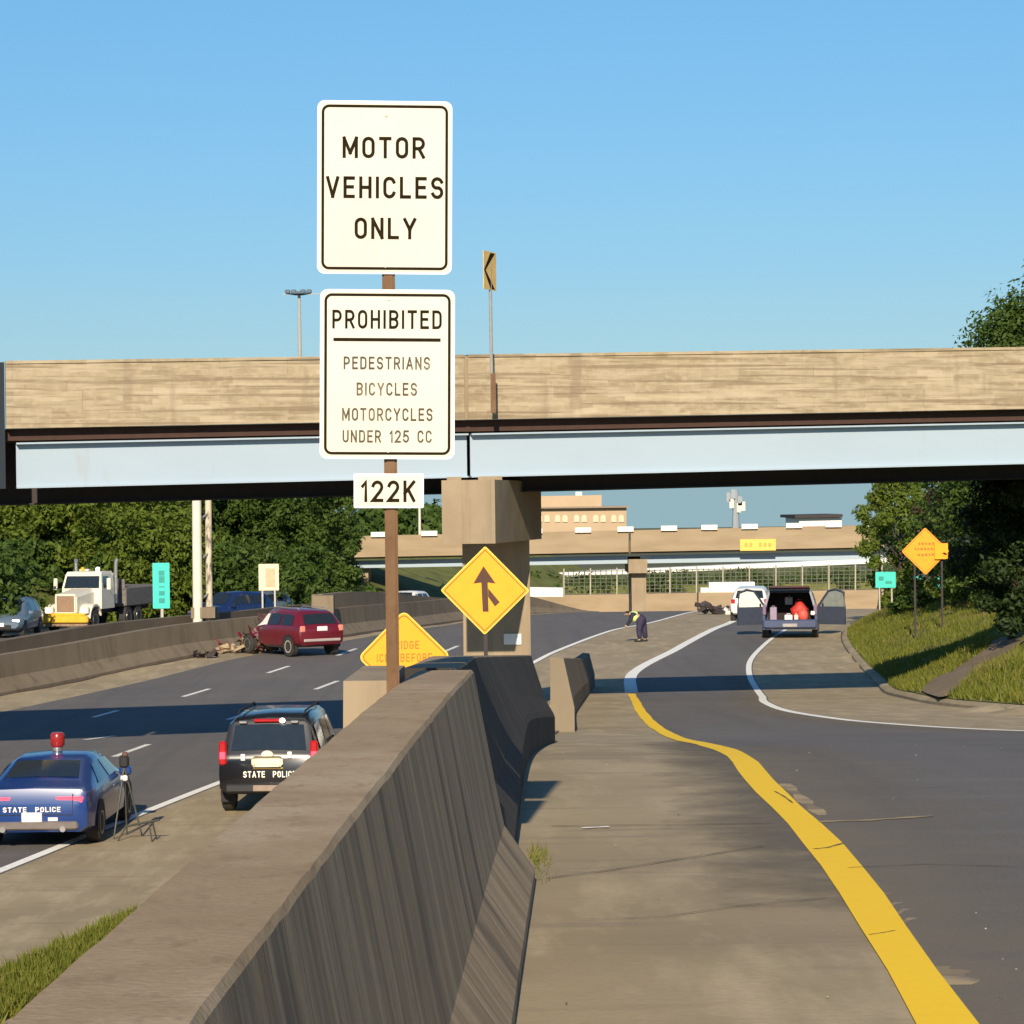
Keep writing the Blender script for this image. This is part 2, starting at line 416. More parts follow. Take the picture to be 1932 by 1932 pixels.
def bank_rise(s,Y):
    """height above the road edge at s metres beyond the kerb"""
    t=max(0,s-.25)
    r=.12+ .40*min(t,1e9) if t<13 else .12+.40*13
    r=.12+5.4*(1-math.exp(-t*.40/5.4))
    return r+.10*math.sin(s*1.3+Y*.35)*min(1,t)+.06*math.sin(Y*.9-s*.7)*min(1,t)
def ground_z(X,Y):
    k=x_kerb(Y)
    z=road_z(min(X,k),Y)
    if X>k: z+=bank_rise(X-k,Y)
    return z
def hit(px,py):
    a,b=ray(px,py)
    Y=3.0
    while Y<400:
        if CAMZ+b*Y<=ground_z(a*Y,Y): break
        Y+=.05
    return Vector((a*Y,Y,ground_z(a*Y,Y)))

YS=[float(y) for y in range(-10,170)]+[170+4*i for i in range(50)]
def sheet(name,xl,xr,y0,y1,mat,n=1,off=0,zf=ground_z,parent=None,eps=0):
    ys=[y0]+[y for y in YS if y0<y<y1]+[y1]
    vs,fs=[],[]
    for y in ys:
        a,b=xl(y),xr(y)
        for i in range(n+1):
            x=a+(b-a)*i/n
            xe=x-eps if i==n else (x+eps if i==0 else x)
            vs.append((x,y,zf(xe,y)+off))
    for j in range(len(ys)-1):
        for i in range(n):
            k=j*(n+1)+i
            fs.append((k,k+1,k+n+2,k+n+1))
    mb=MB(); mb.add(vs,fs)
    return mb.build(name,mat,parent)
# far ground
g=MB(); g.add([(-6000,-60,-7.2),(6000,-60,-7.2),(6000,1330,-7.2),(-6000,1330,-7.2)],[(0,1,2,3)])
struct(g.build('ground',m_ground))
zl=lambda X,Y: CAMZ-h_fwy(Y)
freeway=struct(sheet('freeway',lambda y:x_wall(y)-30,lambda y:x_div(y)-.3,-10,330,m_shoulder,26,0,eps=.01))
ramp=struct(sheet('ramp',lambda y:x_div(y)-.3,x_kerb,-10,330,m_shoulder,10,0,eps=0))
sheet('asphalt_lanes',x_asl,lambda y:x_solid(y)+.15,-10,300,m_asphalt,10,.003,parent=freeway)
sheet('gutter_dark_strip',lambda y:x_wall(y)+.40,lambda y:x_wall(y)+.62+.10*math.sin(y*.7)+.05*math.sin(y*2.1),60,140,plain('gutter_dark_brown',(.075,.045,.025),.95,var=.4),1,.004,parent=freeway)  # dark brown strip along the foot of the median wall
sheet('opposite_lanes',lambda y:x_wall(y)-16,lambda y:x_wall(y)-3.2,-10,300,m_asphalt,4,.003,parent=freeway)
def x_al(y): return x_yel(y)-.03 if y<68 else x_gore(y)
def x_ar(y): return min(x_rw(y)+.12,x_kerb(y)-.4) if y>8 else 14
sheet('asphalt_lane',x_al,x_ar,-10,200,m_asphalt,8,.003,parent=ramp)
def fade_sheet(name,xl,xr,y0,y1,col,amt,rev,off,parent):
    o=sheet(name,xl,xr,y0,y1,None,8,off,parent=parent)
    me=o.data; at_=me.attributes.new('fade','FLOAT','POINT')
    n=len(me.vertices)
    xsv=[v.co for v in me.vertices]
    for i,v in enumerate(xsv):
        a,b=xl(v.y),xr(v.y); u=(v.x-a)/max(1e-4,b-a)
        at_.data[i].value=(1-u if rev else u)*sstep((v.y-y0)/2.5)*sstep((y1-v.y)/4)
    m,n_,l,b=mk(name+'_surface')
    b.inputs['Base Color'].default_value=list(col)+[1]; b.inputs['Roughness'].default_value=.9; b.inputs['Specular IOR Level'].default_value=.3
    a=n_.new('ShaderNodeAttribute'); a.attribute_name='fade'
    tc=n_.new('ShaderNodeTexCoord'); t=n_.new('ShaderNodeTexNoise'); t.inputs['Scale'].default_value=1.8; t.inputs['Detail'].default_value=8; t.inputs['Roughness'].default_value=.7
    l.new(tc.outputs['Object'],t.inputs['Vector'])
    ad=n_.new('ShaderNodeMath'); ad.operation='MULTIPLY_ADD'; ad.inputs[1].default_value=1.3; ad.inputs[2].default_value=-.85
    l.new(t.outputs[0],ad.inputs[0]); sm=n_.new('ShaderNodeMath'); sm.operation='ADD'; l.new(ad.outputs[0],sm.inputs[0]); l.new(a.outputs['Fac'],sm.inputs[1])
    mr=n_.new('ShaderNodeMapRange'); mr.inputs[1].default_value=0.05; mr.inputs[2].default_value=.75; mr.inputs[4].default_value=amt; l.new(sm.outputs[0],mr.inputs[0])
    tr_=n_.new('ShaderNodeBsdfTransparent'); mx=n_.new('ShaderNodeMixShader'); l.new(mr.outputs[0],mx.inputs[0]); l.new(tr_.outputs[0],mx.inputs[1]); l.new(b.outputs[0],mx.inputs[2])
    l.new(mx.outputs[0],n_['Material Output'].inputs[0])
    me.materials.clear(); me.materials.append(m)
    return o
fade_sheet('asphalt_overspill',lambda y:x_yel(y)-.85,lambda y:x_yel(y)-.02,9.5,30,(.155,.138,.115),.62,False,.0045,ramp)
fade_sheet('dust_film',lambda y:x_yel(y)+.02,lambda y:x_yel(y)+1.5,4,26,(.30,.25,.175),.45,True,.0048,ramp)
fade_sheet('dust_film',lambda y:x_rw(y)-1.3,lambda y:x_rw(y)+.05,30,80,(.30,.24,.155),.5,False,.0048,ramp)
sheet('edge_line',lambda y:x_solid(y)-.10,lambda y:x_solid(y)+.10,-10,200,m_white_line,1,.006,parent=freeway)
def wob(y,a): return .004*math.sin(y*2.3+a)+.005*math.sin(y*5.1+2*a)
sheet('yellow_line',lambda y:x_yel(y)-.09+wob(y,0),lambda y:x_yel(y)+.09+wob(y,2),-6,66.5,m_yellow,1,.006,parent=ramp)
sheet('gore_line',lambda y:x_gore(y)-.17,lambda y:x_gore(y)+.17,67.5,200,m_white_line,2,.006,parent=ramp)
sheet('white_edge_line',lambda y:x_rw(y)-.085,lambda y:x_rw(y)+.085,12,150,m_white_line,2,.006,parent=ramp)
# lane dashes
def dash(p,q,w=.16):
    a,b=hit(*p),hit(*q)
    n=6
    vs,fs=[],[]
    for i in range(n+1):
        c=a.lerp(b,i/n)
        for s in (-w/2,w/2): vs.append((c.x+s,c.y,ground_z(c.x+s,c.y)+.006))
    for i in range(n): fs.append((2*i,2*i+1,2*i+3,2*i+2))
    MB().add(vs,fs).build('lane_dash',m_dash,freeway)
for p,q in (((215,1428),(280,1405)),((595,1301),(637,1285)),((345,1315),(395,1300)),((505,1270),(545,1257)),
            ((637,1237),(672,1224)),((838,1230),(864,1219)),((175,1354),(222,1341)),((430,1358),(480,1341)),((160,1396),(215,1389))):
    dash(p,q)
# seams and faded marks on the ramp
def ground_poly(pts,mat,name,off=.012,w=None,parent=ramp):
    P=[hit(*p) for p in pts]
    vs,fs=[],[]
    m=len(P)
    sub=[]
    for i in range(m-1):
        for k in range(5): sub.append(P[i].lerp(P[i+1],k/5))
    sub.append(P[-1])
    for i,c in enumerate(sub):
        d=(sub[min(i+1,len(sub)-1)]-sub[max(i-1,0)]); n=Vector((-d.y,d.x,0)).normalized()
        ww=w*(1+.4*math.sin(i*1.7))
        for s in (-ww/2,ww/2):
            q=c+n*s
            vs.append((q.x,q.y,ground_z(q.x,q.y)+off))
    for i in range(len(sub)-1): fs.append((2*i,2*i+1,2*i+3,2*i+2))
    return MB().add(vs,fs).build(name,mat,parent)
ground_poly([(1040,1562),(1180,1560),(1460,1556)],m_seam,'joint_seam',.0075,.014)
ground_poly([(1545,1553),(1640,1550),(1760,1542)],m_faded,'joint_seam',.0075,.05)
ground_poly([(1030,1660),(1160,1645),(1300,1622),(1440,1600)],m_seam,'crack_seam',.0075,.010)
ground_poly([(1098,1566),(1150,1564)],m_white_line,'chipped_mark',.010,.035)
ground_poly([(1480,1480),(1520,1515),(1552,1540)],m_faded,'faded_line',.0046,.07)
for i,(px,py) in enumerate(((1640,1672),(1665,1690),(1684,1708),(1700,1722),(1712,1737))):
    ground_poly([(px-14,py+8),(px+12,py-2)],m_faded,'old_line_patch',.0045,.03)
ground_poly([(1752,1830),(1790,1838),(1812,1862)],m_faded,'old_line_patch',.0045,.12)

ground_poly([(1536,1606),(1562,1602),(1592,1594)],m_seam,'paint_crack',.0075,.016)
ground_poly([(1462,1496),(1480,1506),(1496,1518)],m_seam,'paint_crack',.0075,.010)
ground_poly([(1640,1770),(1668,1764),(1690,1762)],m_seam,'paint_crack',.0075,.006)
ground_poly([(1560,1700),(1400,1712),(1250,1735),(1100,1738)],m_seam,'crack_seam',.0075,.006)
ground_poly([(1600,1640),(1750,1634),(1932,1640)],m_seam,'crack_seam',.0075,.008)
rg=random.Random(77)
mb=MB()
for i in range(60):
    y=rg.uniform(7.5,24); x=rg.uniform(x_toe1(min(y,11.5))+.12,.19*y+.2)
    r=rg.uniform(.002,.006)
    mb.ell((x,y,ground_z(x,y)+.005+r*.3),(r,r*rg.uniform(.6,1.3),r*.6),5,3,rg.choice((0,0,1)))
o=mb.build('grit',[plain('grit_pale',(.42,.36,.27),.9),plain('grit_dark',(.10,.085,.07),.9)]); o['kind']='stuff'
# kerb and bank
kb=MB()
rings=[]
for y in [y for y in YS if 14<=y<=170]:
    x=x_kerb(y); z=road_z(x,y)
    rings.append([(x-.02,y,z-.2),(x+.03,y,z+.05),(x+.10,y,z+.09),(x+.28,y,z+.11),(x+.30,y,z-.2)])
kb.loft(rings,True,True)
struct(kb.build('kerb',m_shoulder))
ss=[0.25,.6,1,1.5,2,2.7,3.5,4.5,6,8,10,13,17,22,30,45]
vs,fs=[],[]
bys=[y for y in YS if y<=330]
for y in bys:
    for s in ss:
        x=x_kerb(y)+s
        vs.append((x,y,ground_z(x,y)))
ns=len(ss)
for j in range(len(bys)-1):
    for i in range(ns-1):
        k=j*ns+i; fs.append((k,k+1,k+ns+1,k+ns))
struct(MB().add(vs,fs).build('bank',m_soil))
# concrete strip running up the bank
def x_st0(y): return interp_st0(y)
up=[hit(1738,1306),hit(1800,1266),hit(1860,1228),hit(1932,1184)]
lo=[hit(1772,1326),hit(1826,1284),hit(1880,1250),hit(1932,1212)]
vs,fs=[],[]
N=24
def lerpl(L,t):
    t=t*(len(L)-1); i=min(int(t),len(L)-2); return L[i].lerp(L[i+1],t-i)
for i in range(N+1):
    t=i/N*1.25
    a=lerpl(up,min(t,1)); b=lerpl(lo,min(t,1))
    if t>1:
        a=a+(up[-1]-up[-2])*(t-1)*4; b=b+(lo[-1]-lo[-2])*(t-1)*4
    for k in range(5):
        c=a.lerp(b,k/4)
        vs.append((c.x,c.y,ground_z(c.x,c.y)+.035))
for i in range(N):
    for k in range(4):
        q=i*5+k; fs.append((q,q+1,q+6,q+5))
struct(MB().add(vs,fs).build('path',m_strip))
PATHPOLY=[(v.x,v.y) for v in up]+[(v.x,v.y) for v in reversed(lo)]
def inpoly(x,y,P):
    c=False
    j=len(P)-1
    for i in range(len(P)):
        if (P[i][1]>y)!=(P[j][1]>y) and x<(P[j][0]-P[i][0])*(y-P[i][1])/(P[j][1]-P[i][1])+P[i][0]: c=not c
        j=i
    return c
def grass(name,pts,hmin,hmax,seed,ws=1):
    rg=random.Random(seed)
    vs,fs=[],[]
    for x,y,z in pts:
        for b in range(3):
            a=rg.uniform(0,6.283); h=rg.uniform(hmin,hmax); w=rg.uniform(.012,.03)*ws
            dx,dy=math.cos(a),math.sin(a); l=rg.uniform(.02,.14)*min(1,ws*1.6)
            ox,oy=x+rg.uniform(-.07,.07)*min(1,ws*1.5),y+rg.uniform(-.07,.07)
            la=rg.uniform(0,6.283)
            o=len(vs)
            vs+=[(ox-dx*w,oy-dy*w,z-.03),(ox+dx*w,oy+dy*w,z-.03),(ox+math.cos(la)*l,oy+math.sin(la)*l,z+h)]
            fs.append((o,o+1,o+2))
    o=MB().add(vs,fs).build(name,m_grass)
    o['kind']='stuff'
    return o
rg=random.Random(5)
pts=[]
while len(pts)<34000:
    y=38+(rg.random()**1.3)*90; s=.32+rg.random()**1.3*11
    x=x_kerb(y)+s
    if x/y>.235 or inpoly(x,y,PATHPOLY): continue
    if math.sin(x*1.7+y*.6)+math.sin(y*1.1-x)+rg.uniform(-1.4,1.4)<-1.5: continue
    pts.append((x,y,ground_z(x,y)))
grass('grass',pts,.05,.18,1)
m_green=m_grass
m_grass=leafmat('dry_grass_blades',(.20,.17,.05),(.26,.21,.075),(.33,.27,.11),.4)
dry=[(x+.05,y,z) for x,y,z in pts if math.sin(x*.9+1.3*math.sin(y*.31))+math.sin(y*.55+x*.4)+.6*math.sin(x*2.3-y*1.7)>1.0]
grass('dry_grass',dry[::3],.07,.25,9)
m_grass=m_green
pts=[]
while len(pts)<6500:
    y=rg.uniform(27,36.4); y=rg.uniform(28,36.6); x=-6.2+(y-32.2)*.2+rg.random()*1.1+rg.gauss(0,.04)
    pts.append((x,y,CAMZ-h_fwy(y)))
grass('verge_grass',pts,.06,.22,2)
pts=[(x_toe1(11.9)+.02+rg.uniform(-.03,.03),11.9+rg.uniform(-.4,.9),ground_z(.1,12.1)) for _ in range(40)]
grass('joint_weeds',pts,.015,.06,3,.22)

# ------------------------------------------------------------------ divider barriers and retaining walls
def jersey(name,label,y0,y1,toe,mats,step=.5,topw=.25,H=.93,vf=0,chip=0,foot=True,left_to_fwy=True,ext=None):
    root=thing(name,label,'barrier',(toe((y0+y1)/2)-.3,(y0+y1)/2,ground_z(toe((y0+y1)/2)+.3,(y0+y1)/2)))
    n=max(2,int((y1-y0)/step))
    body=[];top=[]
    for i in range(n+1):
        y=y0+(y1-y0)*i/n
        x=toe(y); z=CAMZ-h_ramp(y)
        if vf: H=h_ramp(y)-y*(.0572+.0045*sstep((16-y)/4))
        zl_=CAMZ-h_fwy(y)-.1 if left_to_fwy else z-.1
        w=topw
        u=min(1,vf*i/n*2.2)
        prof=[(x,z-.1),(x,z+.06+.22*u),(x-.13+.11*u,z+.25+.08*u),(x-.165+.06*u,z+.42+.06*u),(x-.255,z+H-.012),(x-.265,z+H),(x-.265-w,z+H),(x-.275-w,z+H-.012),(x-.30-w,z-.2),(x-.34-w,zl_)]
        if chip:
            cw=chip*(math.sin(y*3.1)+.7*math.sin(y*7.7+1)+.6*math.sin(y*17.3+2)+.6*math.sin(y*31+.5))/2
            prof[4]=(prof[4][0]+cw*.6,prof[4][1]-abs(cw)*1.2); prof[5]=(prof[5][0]+cw,prof[5][1]-abs(cw)*.4)
            prof[6]=(prof[6][0]+chip*.8*math.sin(y*5.3)*math.sin(y*13),prof[6][1])
        body.append([(a,y,c) for a,c in prof])
    mb=MB()
    for i in range(n):
        for j in range(9):
            p=[body[i][j],body[i][j+1],body[i+1][j+1],body[i+1][j]]
            mb.add(p,[(0,1,2,3)],1 if j in(4,5,6) else 0)
    for ring in (body[0],body[-1]): mb.add(ring,[tuple(range(10))],0)
    mb.build('wall_body',mats,root,world=True)
    return root
b1=jersey('concrete_barrier','long sunlit barrier with brown flat top in the foreground, carrying the white road signs',-3,11.54,x_toe1,[m_barrier,m_barrier_top],step=.11,chip=.003,topw=.228)
# sign pedestal (wider block at the barrier end)
zt=CAMZ-h_ramp(11)+.93
mb=MB(); mb.hexa([(-.70,10.55,zt-1.2),(-.47,10.55,zt-1.2),(-.44,11.53,zt-1.2),(-.66,11.53,zt-1.2),(-.68,10.55,zt+.012),(-.50,10.55,zt+.012),(-.475,11.53,zt+.012),(-.655,11.53,zt+.012)])
mb.build('pedestal_block',m_pier,b1,world=True)
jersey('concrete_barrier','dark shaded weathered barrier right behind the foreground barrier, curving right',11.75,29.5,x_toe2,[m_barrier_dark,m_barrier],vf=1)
def half_barrier():
    y0,y1=36,72
    root=thing('concrete_barrier','short tan barrier end block standing beside the ramp before the bridge shadow','barrier',(.8,36,CAMZ-h_ramp(36)))
    rings=[]
    for i in range(21):
        y=y0+(y1-y0)*i/20; x=x_toe3(y); z=CAMZ-h_ramp(y)
        zl_=min(z-.1,CAMZ-h_fwy(y)-.1)
        H=1.0-.1*i/20
        rings.append([(x,y,z-.1),(x,y,z+.33),(x-.14,y,z+H),(x-.32,y,z+H+.02),(x-.33,y,z-.1),(x-.36,y,zl_)])
    MB().loft(rings,True,True).build('wall_body',m_wall,root,world=True)
half_barrier()
# low wall closing the gap between the two barriers
mb=MB()
rings=[]
for i in range(12):
    y=29.3+7*i/11; x=x_div(y)-.3; z=CAMZ-h_ramp(y)
    rings.append([(x+.3,y,z+.02),(x,y,z+.02),(x-.03,y,CAMZ-h_fwy(y)-.1),(x+.3,y,CAMZ-h_fwy(y)-.1)])
mb.loft(rings,True,True)
tag(mb.build('retaining_wall',m_wall),'low concrete retaining wall in the gap between the dark barrier and the tan end block','wall')

# ------------------------------------------------------------------ median walls
def swept_wall(name,label,xf,y0,y1,prof,mat,hs=lambda y:1):
    root=thing(name,label,'wall',(xf(y0+30),y0+30,CAMZ-h_fwy(y0+30)))
    rings=[]
    ys=[y for y in YS if y0<=y<=y1]
    for y in ys:
        z=CAMZ-h_fwy(y); x=xf(y)
        rings.append([(x+a,y,z+(b*hs(y) if b>0 else b)) for a,b in prof])
    MB().loft(rings,True,True).build('wall_body',mat,root,world=True)
    return root
mw=swept_wall('median_wall','long tan median wall with sloped foot beside the left freeway shoulder',x_wall,20,158,
    [(.46,-.2),(.44,.08),(.08,.46),(.0,1.14),(-.32,1.14),(-.36,-.2)],m_wall,hs=lambda y:1-.93*sstep((y-144)/13))
for px,py in ((318,1178),(96,1215)):
    pass
for y in (71,80,87.5,94,101):
    x=x_wall(y); z=CAMZ-h_fwy(y)
    mb=MB(); mb.hexa([(x-.01,y-.02,z+.47),(x+.085,y-.02,z+.47),(x+.085,y+.02,z+.47),(x-.01,y+.02,z+.47),(x-.05,y-.02,z+1.13),(x+.008,y-.02,z+1.13),(x+.008,y+.02,z+1.13),(x-.05,y+.02,z+1.13)])
    mb.build('expansion_joint',m_seam,mw,world=True)
# taller pilaster behind the red car
y=107.5; x=x_wall(y); z=CAMZ-h_fwy(y)
MB().box((x-.1,y,z+.85),(.8,.8,1.75)).build('pilaster',m_wall,mw,world=True)
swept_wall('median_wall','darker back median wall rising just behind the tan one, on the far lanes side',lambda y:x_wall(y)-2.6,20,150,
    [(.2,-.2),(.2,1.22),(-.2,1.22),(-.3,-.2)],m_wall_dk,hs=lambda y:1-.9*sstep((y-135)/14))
# taller wall section beyond the crash
swept_wall('median_wall','taller shaded wall section beyond the red car, running to the far pier',lambda y:x_wall(y)-.5,108,152,
    [(.3,-.3),(.2,1.75),(-.25,1.75),(-.3,-.3)],m_wall,hs=lambda y:1-.42*sstep((y-112)/30)-.5*sstep((y-142)/10))

# ------------------------------------------------------------------ near overpass
BS=.229
bl=math.hypot(1,BS)
BN=Vector((BS/bl,-1/bl))       # towards the camera
def bp(X,off,z): # off towards the camera
    p=Vector((X,55.7+BS*X))+BN*off
    return (p.x,p.y,z)
ZR=.0142
def zz(z0): return lambda X: CAMZ+z0+ZR*(X+10.4)
def bseg(mb,X0,X1,o0,o1,zb,zt_):
    mb.hexa([bp(X0,o1,zb(X0)),bp(X1,o1,zb(X1)),bp(X1,o0,zb(X1)),bp(X0,o0,zb(X0)),
             bp(X0,o1,zt_(X0)),bp(X1,o1,zt_(X1)),bp(X1,o0,zt_(X1)),bp(X0,o0,zt_(X0))])
    return mb
def board_formed(name,cs,roww,rowh):
    m,n,l,b=mk(name)
    tc=n.new('ShaderNodeTexCoord'); sp=n.new('ShaderNodeSeparateXYZ'); cb_=n.new('ShaderNodeCombineXYZ')
    nz=n.new('ShaderNodeTexNoise'); nz.inputs['Scale'].default_value=2.2; nz.inputs['Detail'].default_value=4
    l.new(tc.outputs['Object'],sp.inputs[0]); l.new(tc.outputs['Object'],nz.inputs['Vector'])
    ad=n.new('ShaderNodeMath'); ad.operation='MULTIPLY_ADD'; ad.inputs[1].default_value=.16; l.new(nz.outputs[0],ad.inputs[0])
    sl=n.new('ShaderNodeMath'); sl.operation='MULTIPLY_ADD'; sl.inputs[1].default_value=-.0142; l.new(sp.outputs[0],sl.inputs[0]); l.new(sp.outputs[2],sl.inputs[2])
    l.new(sl.outputs[0],ad.inputs[2]); l.new(sp.outputs[0],cb_.inputs[0]); l.new(ad.outputs[0],cb_.inputs[1])
    cur=None
    for i,(w,h,c1,c2,mo,of) in enumerate(((roww,rowh,cs[0],cs[1],cs[2],.37),(roww*.43,rowh*.55,cs[3],cs[4],cs[0],.61))):
        br=n.new('ShaderNodeTexBrick'); br.inputs['Scale'].default_value=1; br.inputs['Brick Width'].default_value=w; br.inputs['Row Height'].default_value=h
        br.inputs['Mortar Size'].default_value=.009; br.inputs['Mortar Smooth'].default_value=.8; br.offset=of; br.offset_frequency=3-i; br.squash=.6; br.squash_frequency=3
        br.inputs['Color1'].default_value=list(c1)+[1]; br.inputs['Color2'].default_value=list(c2)+[1]; br.inputs['Mortar'].default_value=list(mo)+[1]
        l.new(cb_.outputs[0],br.inputs['Vector'])
        if cur is None: cur=br.outputs[0]
        else:
            t=n.new('ShaderNodeTexNoise'); t.inputs['Scale'].default_value=1.3; t.inputs['Detail'].default_value=5; l.new(tc.outputs['Object'],t.inputs['Vector'])
            mr=n.new('ShaderNodeMapRange'); mr.inputs[1].default_value=.42; mr.inputs[2].default_value=.58; mr.inputs[4].default_value=.85; l.new(t.outputs[0],mr.inputs[0])
            mx=n.new('ShaderNodeMixRGB'); l.new(mr.outputs[0],mx.inputs[0]); l.new(cur,mx.inputs[1]); l.new(br.outputs[0],mx.inputs[2]); cur=mx.outputs[0]
    for vs,sc,lo,hi,col,am in (((.5,.5,3),1.6,.5,.62,(.24,.18,.11),.5),((3,3,5),2,.48,.66,(.46,.375,.255),.6),((.25,.25,11),1,.53,.60,(.19,.14,.085),.6),((.3,.3,8),1.7,.55,.62,(.52,.43,.30),.5),((1.6,1.6,.25),1.2,.6,.68,(.22,.17,.115),.4)):
        mp=n.new('ShaderNodeMapping'); mp.inputs['Scale'].default_value=vs
        t=n.new('ShaderNodeTexNoise'); t.inputs['Scale'].default_value=sc; t.inputs['Detail'].default_value=6
        mr=n.new('ShaderNodeMapRange'); mr.inputs[1].default_value=lo; mr.inputs[2].default_value=hi; mr.inputs[4].default_value=am
        mx=n.new('ShaderNodeMixRGB'); mx.inputs[2].default_value=list(col)+[1]
        l.new(tc.outputs['Object'],mp.inputs[0]); l.new(mp.outputs[0],t.inputs['Vector']); l.new(t.outputs[0],mr.inputs[0]); l.new(mr.outputs[0],mx.inputs[0]); l.new(cur,mx.inputs[1]); cur=mx.outputs[0]
    l.new(cur,b.inputs['Base Color']); b.inputs['Roughness'].default_value=.92; b.inputs['Specular IOR Level'].default_value=.3
    return m
m_parapet=board_formed('parapet_concrete',((.42,.34,.225),(.33,.26,.165),(.25,.195,.125),(.50,.415,.285),(.31,.24,.15)),1.35,.21)
bridge=thing('overpass_bridge','near concrete and pale steel overpass crossing the whole picture','bridge',(-.5,57,CAMZ-5.6))
pt,pb,gt,gb,ib=zz(2.97),zz(1.62),zz(1.34),zz(.42),zz(.12)
WB=6.6
for X0,X1 in ((-10.18,-1.06),(-.98,30)):
    mb=bseg(MB(),X0,X1,.14,.46,pb,lambda X:pt(X)-.06)
    bseg(mb,X0,X1,.10,.49,lambda X:pt(X)-.06,pt)        # coping
    mb.build('parapet',m_parapet,bridge,world=True)
# narrow joint filler
bseg(MB(),-1.06,-.98,.16,.43,pb,lambda X:pt(X)-.03).build('expansion_joint',m_pier,bridge,world=True)
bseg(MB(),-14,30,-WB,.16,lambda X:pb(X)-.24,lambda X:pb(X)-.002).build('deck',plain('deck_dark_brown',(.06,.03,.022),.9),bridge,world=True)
for X0,X1 in ((-9.98,-.93),(-.86,30)):
    mb=bseg(MB(),X0,X1,-.03,0,gb,lambda X:gt(X)-.0)
    bseg(mb,X0,X1,-.22,.20,lambda X:gt(X)-.035,gt)
    bseg(mb,X0,X1,-.22,.12,gb,lambda X:gb(X)+.035)
    mb.build('girder',m_steel,bridge,world=True)
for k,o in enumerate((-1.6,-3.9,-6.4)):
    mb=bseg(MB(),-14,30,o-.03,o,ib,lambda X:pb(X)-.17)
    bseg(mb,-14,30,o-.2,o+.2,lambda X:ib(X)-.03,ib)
    mb.build('inner_girder',m_steel_dk,bridge,world=True)  # inner girders coloured near black for the shade under the deck
bseg(MB(),-14,-10.2,.1,.36,gb,lambda X:pt(X)-.02).build('end_span_shade',plain('end_span_shade_colour',(.012,.02,.032),.8),bridge,world=True)  # near-black colour stands in for shade on the continuing span
# bearing blocks at the joint
MB().box(bp(-1.2,.0,CAMZ+.52),(.3,.35,.10)).build('bearing',m_pier,bridge,world=True)
MB().box(bp(-.45,.0,CAMZ+.525),(.5,.35,.10)).build('bearing',m_pier,bridge,world=True)
# hammerhead cap and column
def capbox(mb,y0,y1,xl,xr,zb,zt_,ch=0,sl=.12):
    d=(y1-y0)*sl
    mb.hexa([(xl,y0,zb),(xr,y0,zb),(xr+d,y1,zb),(xl+d,y1,zb),(xl,y0,zt_),(xr-ch,y0,zt_),(xr+d-ch,y1,zt_),(xl+d,y1,zt_)])
    return mb
pier=MB(); capbox(pier,54.0,60.0,-1.43,-.345,CAMZ-.81,CAMZ+.49,0,.168)
pier.build('pier_cap',m_pier,bridge,world=True)
MB().box((-.37,59.75,CAMZ-3.36),(1.50,1.2,5.08)).build('pier_column',m_pier,bridge,world=True)
pl=thing('number_plate','small white plate fixed low on the bridge column','plate',at(967,1206,59.12))
MB().box((0,0,0),(.39,.02,.24)).build('plate_panel',m_white,pl)
MB().box((.1,-.012,.05),(.03,.004,.02)).build('plate_mark',m_ink,pl)

# ------------------------------------------------------------------ big sign assembly on the foreground barrier
SY=10.3
top=at(729,195,SY); bot=at(741,1320,SY)
sroot=thing('road_sign','tall white MOTOR VEHICLES ONLY and PROHIBITED signs stacked on one brown post','road sign',(bot.x,SY,bot.z-.35))
def stick(name,p0,p1,w,d,mat,parent):
    p0,p1=Vector(p0),Vector(p1)
    mb=MB(); mb.hexa([(p0.x-w/2,p0.y-d/2,p0.z),(p0.x+w/2,p0.y-d/2,p0.z),(p0.x+w/2,p0.y+d/2,p0.z),(p0.x-w/2,p0.y+d/2,p0.z),
                      (p1.x-w/2,p1.y-d/2,p1.z),(p1.x+w/2,p1.y-d/2,p1.z),(p1.x+w/2,p1.y+d/2,p1.z),(p1.x-w/2,p1.y+d/2,p1.z)])
    # u channel flanges
    for s in (-1,1):
        a=Vector((s*w*.62,-.006,0))
        q0,q1=p0+a,p1+a
        mb.hexa([(q0.x-w*.14,q0.y-.004,q0.z),(q0.x+w*.14,q0.y-.004,q0.z),(q0.x+w*.14,q0.y+.004,q0.z),(q0.x-w*.14,q0.y+.004,q0.z),
                 (q1.x-w*.14,q1.y-.004,q1.z),(q1.x+w*.14,q1.y-.004,q1.z),(q1.x+w*.14,q1.y+.004,q1.z),(q1.x-w*.14,q1.y+.004,q1.z)])
    return mb.build(name,mat,parent,world=True)
stick('post',(bot.x,SY+.03,bot.z-.35),(top.x,SY+.03,top.z-.02),.033,.03,m_rust,sroot)
def panel_local(name,c,w,h,r,rot,parent,mat=m_sign,edge=m_signback,thick=.004):
    """white panel facing -Y, its own object with local axes (rot about Y = tilt, about Z = yaw)"""
    mb=MB(); mb.prism(rrect(w,h,r),0,thick)
    o=mb.build(name,edge,parent)
    o.location=Vector(c)-parent.location
    o.rotation_euler=rot
    f=MB(); f.add([(x,-.0015,z) for x,z in rrect(w-.018,h-.018,max(.001,r-.009))],[tuple(range(24))])
    fo=f.build('sign_face',mat,o)
    return o
def border(o,w,h,r,inset,t,mat):
    mb=MB(); frame_ring(mb,rrect(w-2*inset,h-2*inset,r),rrect(w-2*inset-2*t,h-2*inset-2*t,max(.002,r-t)),-.003)
    return mb.build('border',mat,o)
k=SY/FPX
c1=at(726,354,SY); w1,h1=254*k,326*k
s1=panel_local('sign_panel',c1,w1,h1,14*k,(R(1),R(.9),R(3)),sroot)
